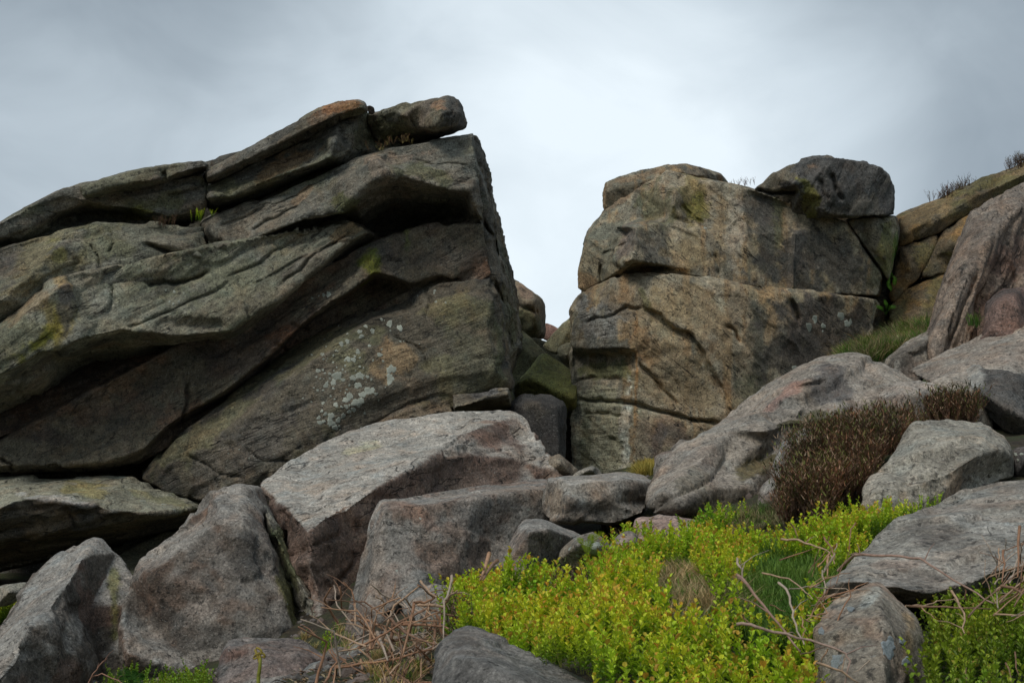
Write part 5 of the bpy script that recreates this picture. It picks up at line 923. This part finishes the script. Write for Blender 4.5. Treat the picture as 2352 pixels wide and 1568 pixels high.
def tuft(label, protos, mat, spots, n, sc, cat, name, tint=None, spread=.06):
    pos = []
    for (px, py, d) in spots:
        c = P(px, py, d)
        for _ in range(n): pos.append(c + np.array([random.gauss(0, spread), random.gauss(0, spread * .5), random.uniform(-.02, .01)]))
    pos = np.array(pos); m = len(pos); tn = np.repeat(1 + rng.uniform(-.2, .2, (m, 1)), 3, 1)
    if tint is not None: tn = tn * tint
    V, F, C = replicate(protos, pos, rng.uniform(0, 6.28, m), rng.uniform(0, .5, m), rng.uniform(0, 6.28, m), rng.uniform(*sc, m), tn)
    tag(mesh_obj(name, V, F, mat, loc=tuple(pos.mean(0)), smooth=False, cols=np.clip(C, .005, .8)), label, cat)
tuft('tiny heather tuft on the skyline between the two cap slabs of the left crag', HE, HEATH, [(490,383,21.5)], 3, (.4, .55), 'heather', 'heather_tuft')
tuft('spiky heather tuft on the skyline of the buttress left of the dark block', HE, HEATH, [(1690,428,25.3),(1705,428,25.3),(1720,428,25.3)], 3, (.6, .95), 'heather', 'heather_tuft', tint=np.array([1.2,1.0,1.3]))
tuft('bushy heather on the edge of the mossy wall, right of the dark block', HE, HEATH, [(2165,468,26.4),(2178,460,26.4),(2190,453,26.4),(2202,446,26.4),(2212,440,26.5)], 14, (.6, 1.35), 'heather', 'heather_tuft', spread=.12, tint=np.array([1.0,1.0,1.1]))
tuft('heather sprigs on the skyline at the far right edge', HE, HEATH, [(2330,390,26.6),(2342,384,26.6),(2352,378,26.6)], 12, (.6, 1.2), 'heather', 'heather_tuft', spread=.1)
tuft('dull heather cushion under the band of the left crag', HE, HEATH, [(360,518,21.15),(375,520,21.15),(385,522,21.15)], 4, (.6, .9), 'heather', 'heather_tuft')
tuft('brown dry tuft on the ledge below the overhanging head of the prow', HE + DRY, HEATH, [(865,345,21.3),(885,338,21.4),(905,332,21.4),(925,328,21.4),(942,325,21.45)], 4, (.5, .8), 'heather', 'heather_tuft', tint=np.array([1.3,1.3,1.0]))
tuft('bright green bilberry sprout in the crack of the left crag', BILG, LEAF, [(458,509,21.3)], 12, (1.0, 1.3), 'bilberry', 'bilberry_sprout', spread=.03)
tuft('smaller bright green sprout just right of its neighbour in the crag crack', BILG, LEAF, [(486,496,21.4)], 6, (.7, .9), 'bilberry', 'bilberry_sprout', spread=.015)
tuft('grass tuft in the groove of the streaked slab at the right edge', GR, GRASSM, [(2238,748,15.0)], 8, (1, 1.4), 'grass', 'grass_tuft', spread=.04)

def frond(pts, plen, npin, col, r=.003, curl=False):
    m = MB(); pts = [np.asarray(q, float) for q in pts]; m.tube(pts, r, r * .4, col, 5)
    def at(t):
        u = t * (len(pts) - 1); i = min(int(u), len(pts) - 2); return pts[i] + (pts[i + 1] - pts[i]) * (u - i)
    for k in range(npin):
        t = .3 + .7 * k / npin; o = at(t); tg = at(min(1, t + .02)) - at(t - .02); tg /= np.linalg.norm(tg) + 1e-9
        sd_ = np.cross(tg, (0, -1, 0.2)); sd_ /= np.linalg.norm(sd_) + 1e-9
        L = plen * math.sin(math.pi * min(1, (t - .15) * 1.1)) + plen * .15
        for s in (-1, 1):
            p_, f_ = leafv(o, sd_ * s + tg * .5 + np.array([0, random.uniform(-.3, .3), 0]), np.array([0, -1.0, .3]), L, L * .2)
            m.add(p_, f_, tuple(np.array(col) * random.uniform(.8, 1.25)))
    return m.arr()
def fern(label, base, fr, plen, npin, col, name='fern', cat='fern'):
    root = empty(name, tuple(base), label, cat)
    for pts in fr:
        v, f, c = frond([P(*q) for q in pts], plen, npin, col)
        mesh_obj('frond', v, f, LEAF, parent=root, smooth=False, cols=c)
G1 = (0.10, 0.26, 0.015); G2 = (0.28, 0.38, 0.02)
fern('bright green fern hanging in the corner crack of the right buttress', P(2052, 640, 25.2), [[(2046,640,25.3),(2050,600,25.1),(2057,565,25.0),(2062,535,25.1)],[(2048,600,25.2),(2052,570,25.0),(2058,545,25.0),(2060,518,25.2)],[(2046,630,25.2),(2040,650,25.1),(2048,668,25.1)],[(2046,625,25.2),(2056,640,25.1),(2054,655,25.1)]], .04, 22, (0.07, 0.19, 0.012))
fern('small fern at the foot of the corner crack above the grassy ledge', P(2035, 715, 24.8), [[(2035,722,24.8),(2025,708,24.7),(2012,702,24.7)],[(2035,722,24.8),(2045,705,24.7),(2058,704,24.7)],[(2035,722,24.8),(2036,700,24.7),(2032,688,24.8)]], .038, 18, (0.07, 0.19, 0.012))
fern('young yellow-green fern standing in front of the lichen-ringed stone', P(1352, 1300, 8.3), [[(1350,1300,8.3),(1352,1270,8.3),(1358,1245,8.3),(1372,1226,8.3),(1390,1224,8.25)],[(1350,1300,8.3),(1348,1268,8.3),(1340,1245,8.3),(1325,1236,8.3)],[(1350,1300,8.3),(1354,1260,8.3),(1356,1240,8.25),(1358,1225,8.25)]], .022, 18, G2)
fern('dark green young bracken frond in the shade below the peaked boulder', P(300, 1600, 10), [[(300,1600,10),(290,1560,10),(280,1535,10)],[(300,1600,10),(315,1565,10),(318,1545,10)],[(300,1600,10),(305,1560,9.9),(300,1540,9.9)]], .05, 12, (0.05, 0.14, 0.02))
fern('feathery green fern shoots at the bottom edge left of the dead bracken', P(815, 1590, 6.9), [[(815,1600,6.9),(800,1572,6.9),(770,1560,6.8)],[(815,1600,6.9),(825,1570,6.9),(840,1552,6.9)],[(815,1600,6.9),(790,1585,6.8),(760,1578,6.8)]], .03, 12, G2)
# fiddlehead: stalk and three unrolling heads
fh = empty('fern_shoot', tuple(P(593, 1590, 7.0)), 'single yellow-green fiddlehead with brown curled tips in front of the low dark boulder', 'fern')
m = MB(); m.tube([P(592,1592,7.0), P(594,1550,7.0), P(597,1530,7.0), P(598,1510,7.0)], .010, .0075, (0.34, 0.36, 0.06), 6)
v, f, c = m.arr(); mesh_obj('stalk', v, f, LEAF, parent=fh, cols=c)
for (ox, oy, rr, sg) in ((588, 1508, 9, -1), (604, 1505, 8, 1), (596, 1496, 10, 1)):
    m = MB(); pts = [P(596, 1520, 7.0), P((596 + ox) / 2 - 2 * sg, 1512, 7.0)]
    for t in np.linspace(0, 1, 9):
        a = t * 5.5; R = rr * (1 - .7 * t); pts.append(P(ox + sg * R * math.cos(a + math.pi), oy - R * math.sin(a + .6), 7.0 - .005 * t))
    m.tube(pts, .007, .004, (0.46, 0.36, 0.07), 5)
    v, f, c = m.arr(); mesh_obj('curled_tip', v, f, LEAF, parent=fh, cols=c)

# broken stone chips and leaf litter wedged on the ground between the boulders
def chip_proto():
    bm = bmesh.new(); bmesh.ops.create_icosphere(bm, subdivisions=1, radius=1)
    sc = np.array([random.uniform(.7, 1.2), random.uniform(.6, 1.1), random.uniform(.35, .8)])
    V = np.array([v.co for v in bm.verts]) * sc * (1 + rng.uniform(-.22, .22, (len(bm.verts), 1))); F = np.array([[v.index for v in f.verts] for f in bm.faces], np.int32); bm.free()
    u = random.uniform(.6, 1.2); return V, F, np.tile(np.array(random.choice([(0.22, 0.20, 0.18), (0.17, 0.14, 0.12), (0.24, 0.18, 0.15)])) * u, (len(V), 1))
CH = [chip_proto() for _ in range(10)]
p = scatter([(-60,1700),(-60,1440),(250,1520),(540,1420),(700,1400),(780,1440),(900,1450),(1060,1400),(1060,1700)], 150, 0, (5, 14), noise=.1)
stuff('gravel', 'loose broken stone chips between the boulders along the bottom left', LICHEN, CH, p, (.008, .06), 'stones', tilt=.1)
p = scatter([(1250,1260),(1350,1200),(1500,1080),(1640,1100),(1800,1190),(1700,1210),(1450,1270)], 40, 0, (8.5, 22), noise=.1)
stuff('gravel', 'loose stone chips on the bank below the long sloping boulder', LICHEN, CH, p, (.01, .06), 'stones', tilt=.1)
def litter_proto():
    m = MB(); a = random.uniform(0, 6); p_, f_ = leafv(np.zeros(3), np.array([math.cos(a), math.sin(a), random.uniform(0, .4)]), np.array([0, 0, 1.0]), .03, .008); m.add(p_, f_, random.choice([(0.25, 0.15, 0.08), (0.33, 0.24, 0.14), (0.14, 0.09, 0.06)])); return m.arr()
LT = [litter_proto() for _ in range(12)]
p = scatter([(640,1500),(780,1430),(900,1400),(1040,1350),(1060,1700),(640,1700)], 900, .02, (5, 11))
stuff('leaf_litter', 'brown dead bracken litter under the tangled stems', STEM, LT, p, (.7, 1.6), 'leaf litter', tilt=.5)

# dead bracken stems, one object each
def stem_words(w, r, col):
    a, b = w[0], w[-1]; dx, dz = b[0] - a[0], b[2] - a[2]; L = sum(np.linalg.norm(w[i + 1] - w[i]) for i in range(len(w) - 1))
    lum = sum(col); tone = 'pale straw-coloured' if lum > 1.08 else ('light tan' if lum > .9 else ('reddish-brown' if lum > .6 else 'dark brown'))
    size = ('thick ' if r > .006 else ('' if r > .0038 else 'thin ')) + ('long' if L > .35 else ('short' if L < .16 else 'bent'))
    ang = math.degrees(math.atan2(dz, dx)) % 180
    pose = 'lying nearly flat' if ang < 20 or ang > 160 else ('leaning to the right' if ang < 70 else ('upright' if ang < 110 else 'leaning to the left'))
    px, py = proj(np.array([(a + b) / 2])); px, py = px[0], py[0]
    if px < 1200:
        hz = 'left edge' if px < 870 else ('middle' if px < 960 else 'bilberry side'); vz = 'top' if py < 1420 else ('heart' if py < 1510 else 'bottom')
        zone = '%s of bracken tangle, %s' % (vz, hz)
    else:
        zone = ('over the grass hollow' if px < 1840 else 'beside the pointed boulder' if px < 2000 else 'below the broad grey boulder' if px < 2200 else 'at lower right edge') + (', upper part' if py < 1360 else ', lower part')
    return '%s %s stem %s, %s' % (size, tone, pose, zone)
def stem(pts, r, label, group, col=None):
    w = []
    for i in range(len(pts) - 1):
        for t in np.linspace(0, 1, 4)[:-1]:
            q = np.array(pts[i]) * (1 - t) + np.array(pts[i + 1]) * t; w.append(P(*q) + np.array([random.gauss(0, .0025), random.gauss(0, .003), random.gauss(0, .0025)]))
    w.append(P(*pts[-1]))
    col = col or random.choice([(0.42, 0.25, 0.15), (0.33, 0.18, 0.105), (0.44, 0.35, 0.27), (0.46, 0.31, 0.20), (0.25, 0.145, 0.09)])
    if group: label = stem_words(w, r, col)
    m = MB(); m.tube(w, r, r * .45, col, 6); v, f, c = m.arr()
    c = np.clip(c * (1 + rng.uniform(-.18, .18, (len(c), 1))), 0, 1)
    if r > .004 and len(w) > 6:
        m2_ = MB()
        for kk in range(random.randint(1, 3)):
            q = w[random.randint(2, len(w) - 2)]; dv = np.array([random.gauss(0, .05), random.gauss(0, .02), random.uniform(-.01, .07)])
            m2_.tube([q, q + dv * .5 + np.array([0, 0, .008]), q + dv], r * .45, r * .15, tuple(np.array(col) * .9), 4)
        v2_, f2_, c2_ = m2_.arr(); f = np.vstack([f, f2_ + len(v)]); v = np.vstack([v, v2_]); c = np.vstack([c, c2_])
    tag(mesh_obj('bracken_stem', v, f, STEM, loc=tuple(v[v[:, 2].argmin()]), cols=c), label, 'dead stem', group)
def TL(pts, d0, d1): n = len(pts); return [(470 + .2802 * x, 1129 + .2802 * y, d0 + (d1 - d0) * i / max(1, n - 1)) for i, (x, y) in enumerate(pts)]
def TR(pts, d0, d1): n = len(pts); return [(1693 + .2802 * x, 1129 + .2802 * y, d0 + (d1 - d0) * i / max(1, n - 1)) for i, (x, y) in enumerate(pts)]
LG = 'dead bracken stems tangled beside the dark rounded boulder'
LL = 'thin snapped reddish-brown bracken stem in the tangle left of the bilberry'
for a in ([(1050,1700),(1065,1568),(1080,1440),(1400,1400),(1900,1280)], [(1720,910),(1680,1100),(1640,1290)], [(1720,910),(1840,900),(1900,850)], [(1750,920),(1960,945),(2000,860),(2070,810)],
          [(2025,690),(2010,830),(1960,900),(1960,1240)], [(1330,1240),(1340,1340),(1400,1620)], [(1400,1150),(1380,1240),(1330,1310)], [(1550,1080),(1530,1250),(1500,1400),(1490,1620)],
          [(1560,1080),(1900,1090),(2000,1120)], [(1150,1568),(1290,1370),(1290,1600)], [(2340,500),(2260,720)], [(1410,1150),(1500,1380)], [(1890,1060),(1870,1300)], [(1760,1240),(1750,1380),(1950,1230)],
          [(1650,1568),(1860,1430)], [(1510,1020),(1560,1080),(1680,1180),(1900,1250)], [(1770,730),(1830,800),(1900,860)], [(2400,560),(2310,660),(2280,720)]):
    stem(TL(a, random.uniform(6.1, 6.6), random.uniform(5.7, 6.3)), random.uniform(.006, .010), LL, LG)
for k in range(85):
    x = random.gauss(900, 75); y = random.uniform(1390, 1640); d = 6.6 - (y - 1400) / 200 * .9 + random.uniform(-.2, .2)
    a = random.choice([random.gauss(0.4, .5), random.gauss(1.5, .4), random.gauss(2.3, .4)]); L = random.uniform(40, 130); b = a + random.choice([-1, 1]) * random.uniform(.2, 1.1)
    p1 = (x + L * math.cos(a), y - L * math.sin(a) * .8, d + random.uniform(-.15, .15)); p2 = (p1[0] + L * .7 * math.cos(b), p1[1] - L * .7 * math.sin(b) * .6, d + random.uniform(-.2, .2))
    if p2[0] > 1075 or p1[0] > 1070 or min(p1[1], p2[1]) < 1330: continue
    stem([(x, y, d), p1, p2], random.uniform(.003, .0072), LL, LG)
RG = 'dead stems lying over the right foreground boulders and bilberry'
RL = 'thin dry branching stem among bilberry and grey boulders at lower right'
stem(TR([(830,640),(950,525),(1040,510),(1260,520),(1500,545),(1600,610),(1880,780),(2110,915)], 6.1, 5.2), .0068, 'long pale reddish dead stem lying across the broad grey boulder at right', None, (0.36, 0.235, 0.18))
stem(TR([(0,680),(50,720),(200,920),(390,1150),(520,1310)], 5.0, 4.7), .0065, 'dead stem slanting down to the pointed boulder from the grass hollow', None, (0.32, 0.20, 0.15))
stem(TR([(0,1090),(110,1080),(250,1130),(400,1165),(700,1255),(890,1320),(915,1370),(880,1640)], 4.75, 4.6), .006, 'dead stem crossing the pointed boulder low and bending sharply down at its end', None, (0.36, 0.25, 0.20))
for a, d0, d1, r in (([(0,560),(40,640),(50,720)],5.1,5,.005), ([(40,1010),(110,1080)],4.75,4.75,.004), ([(330,740),(410,800),(460,970),(500,1150),(550,1250)],5.4,4.9,.0055), ([(210,660),(430,710),(530,790),(620,880)],5.9,5.5,.004),
        ([(360,385),(510,395),(650,450),(760,490),(800,590)],6.4,6.1,.0055), ([(445,255),(500,385)],6.4,6.4,.004), ([(350,560),(640,460)],6.3,6.3,.0035), ([(700,365),(770,460),(800,560)],6.2,6.1,.005), ([(750,510),(740,690)],6.1,6.0,.006),
        ([(975,260),(920,330),(915,510)],6.5,6.4,.0035), ([(1380,930),(1520,940),(1640,890),(1870,875)],5.4,5.6,.004), ([(1400,935),(1700,940),(2080,960)],5.4,5.3,.005), ([(1755,810),(1860,1000),(1865,1160)],5.2,5.0,.005),
        ([(2305,280),(2300,700)],5.4,5.2,.006), ([(2140,470),(2150,560),(2145,700)],5.5,5.4,.003), ([(2180,480),(2190,600),(2170,740)],5.5,5.3,.005), ([(2170,760),(2310,810),(2340,830),(2270,940)],5.2,5.0,.006), ([(2400,400),(2200,480)],5.5,5.5,.004),
        ([(1900,1020),(2100,820),(2380,620)],5.0,5.4,.004), ([(530,1330),(720,1270)],4.7,4.75,.003), ([(640,1400),(850,1470),(1000,1568)],4.6,4.6,.005), ([(740,1290),(690,1400)],4.7,4.7,.003), ([(1860,780),(1880,900)],5.6,5.6,.004),
        ([(430,800),(640,770),(690,760)],5.9,6.0,.003), ([(690,640),(720,780),(700,900)],5.9,5.8,.004), ([(560,1060),(650,1060)],5.2,5.2,.003), ([(520,1020),(560,1130),(530,1200)],5.2,5.1,.003), ([(1510,950),(1620,1040)],5.3,5.2,.0025), ([(270,920),(400,980)],5.4,5.4,.0025),
        ([(1100,1390),(950,1480)],4.6,4.6,.003), ([(1870,1568),(1880,1440)],4.6,4.7,.003), ([(2200,1400),(2250,1568)],4.6,4.5,.003), ([(2280,1320),(2310,1500)],4.7,4.6,.003)):
    stem(TR(a, d0, d1), r, RL, RG)
for k in range(70):
    x = random.gauss(2330, 50); y = random.uniform(1290, 1420); d = 5.6 - (y - 1290) / 130 * .5 + random.uniform(-.15, .15); a = random.gauss(.9, .6); L = random.uniform(30, 90); b = a + random.uniform(-.7, .7)
    if k % 3 == 0: x = random.gauss(1880, 22); y = random.uniform(1300, 1440); d = 6.0 - (y - 1300) / 140 * .7
    stem([(x, y, d), (x + L * math.cos(a), y - L * math.sin(a), d + random.uniform(-.1, .1)), (x + L * math.cos(a) + L * .5 * math.cos(b), y - L * math.sin(a) - L * .5 * math.sin(b), d)], random.uniform(.0015, .004), RL, RG)
for a, lab in (([(190,1600,8.6),(215,1545,8.6),(238,1518,8.6),(247,1512,8.6)], 'dry rust-coloured stalk leaning right at the bottom left edge'), ([(210,1555,8.6),(235,1546,8.6),(270,1560,8.5),(308,1588,8.4)], 'thin pale stalk arching over at the bottom left edge')):
    stem(a, .005, lab, None, (0.28, 0.15, 0.10))
print('rocks', NROCK, 'rock quads', NFACES, 'rock tris', NTRI, 'time %.1f' % (time.time() - T00))
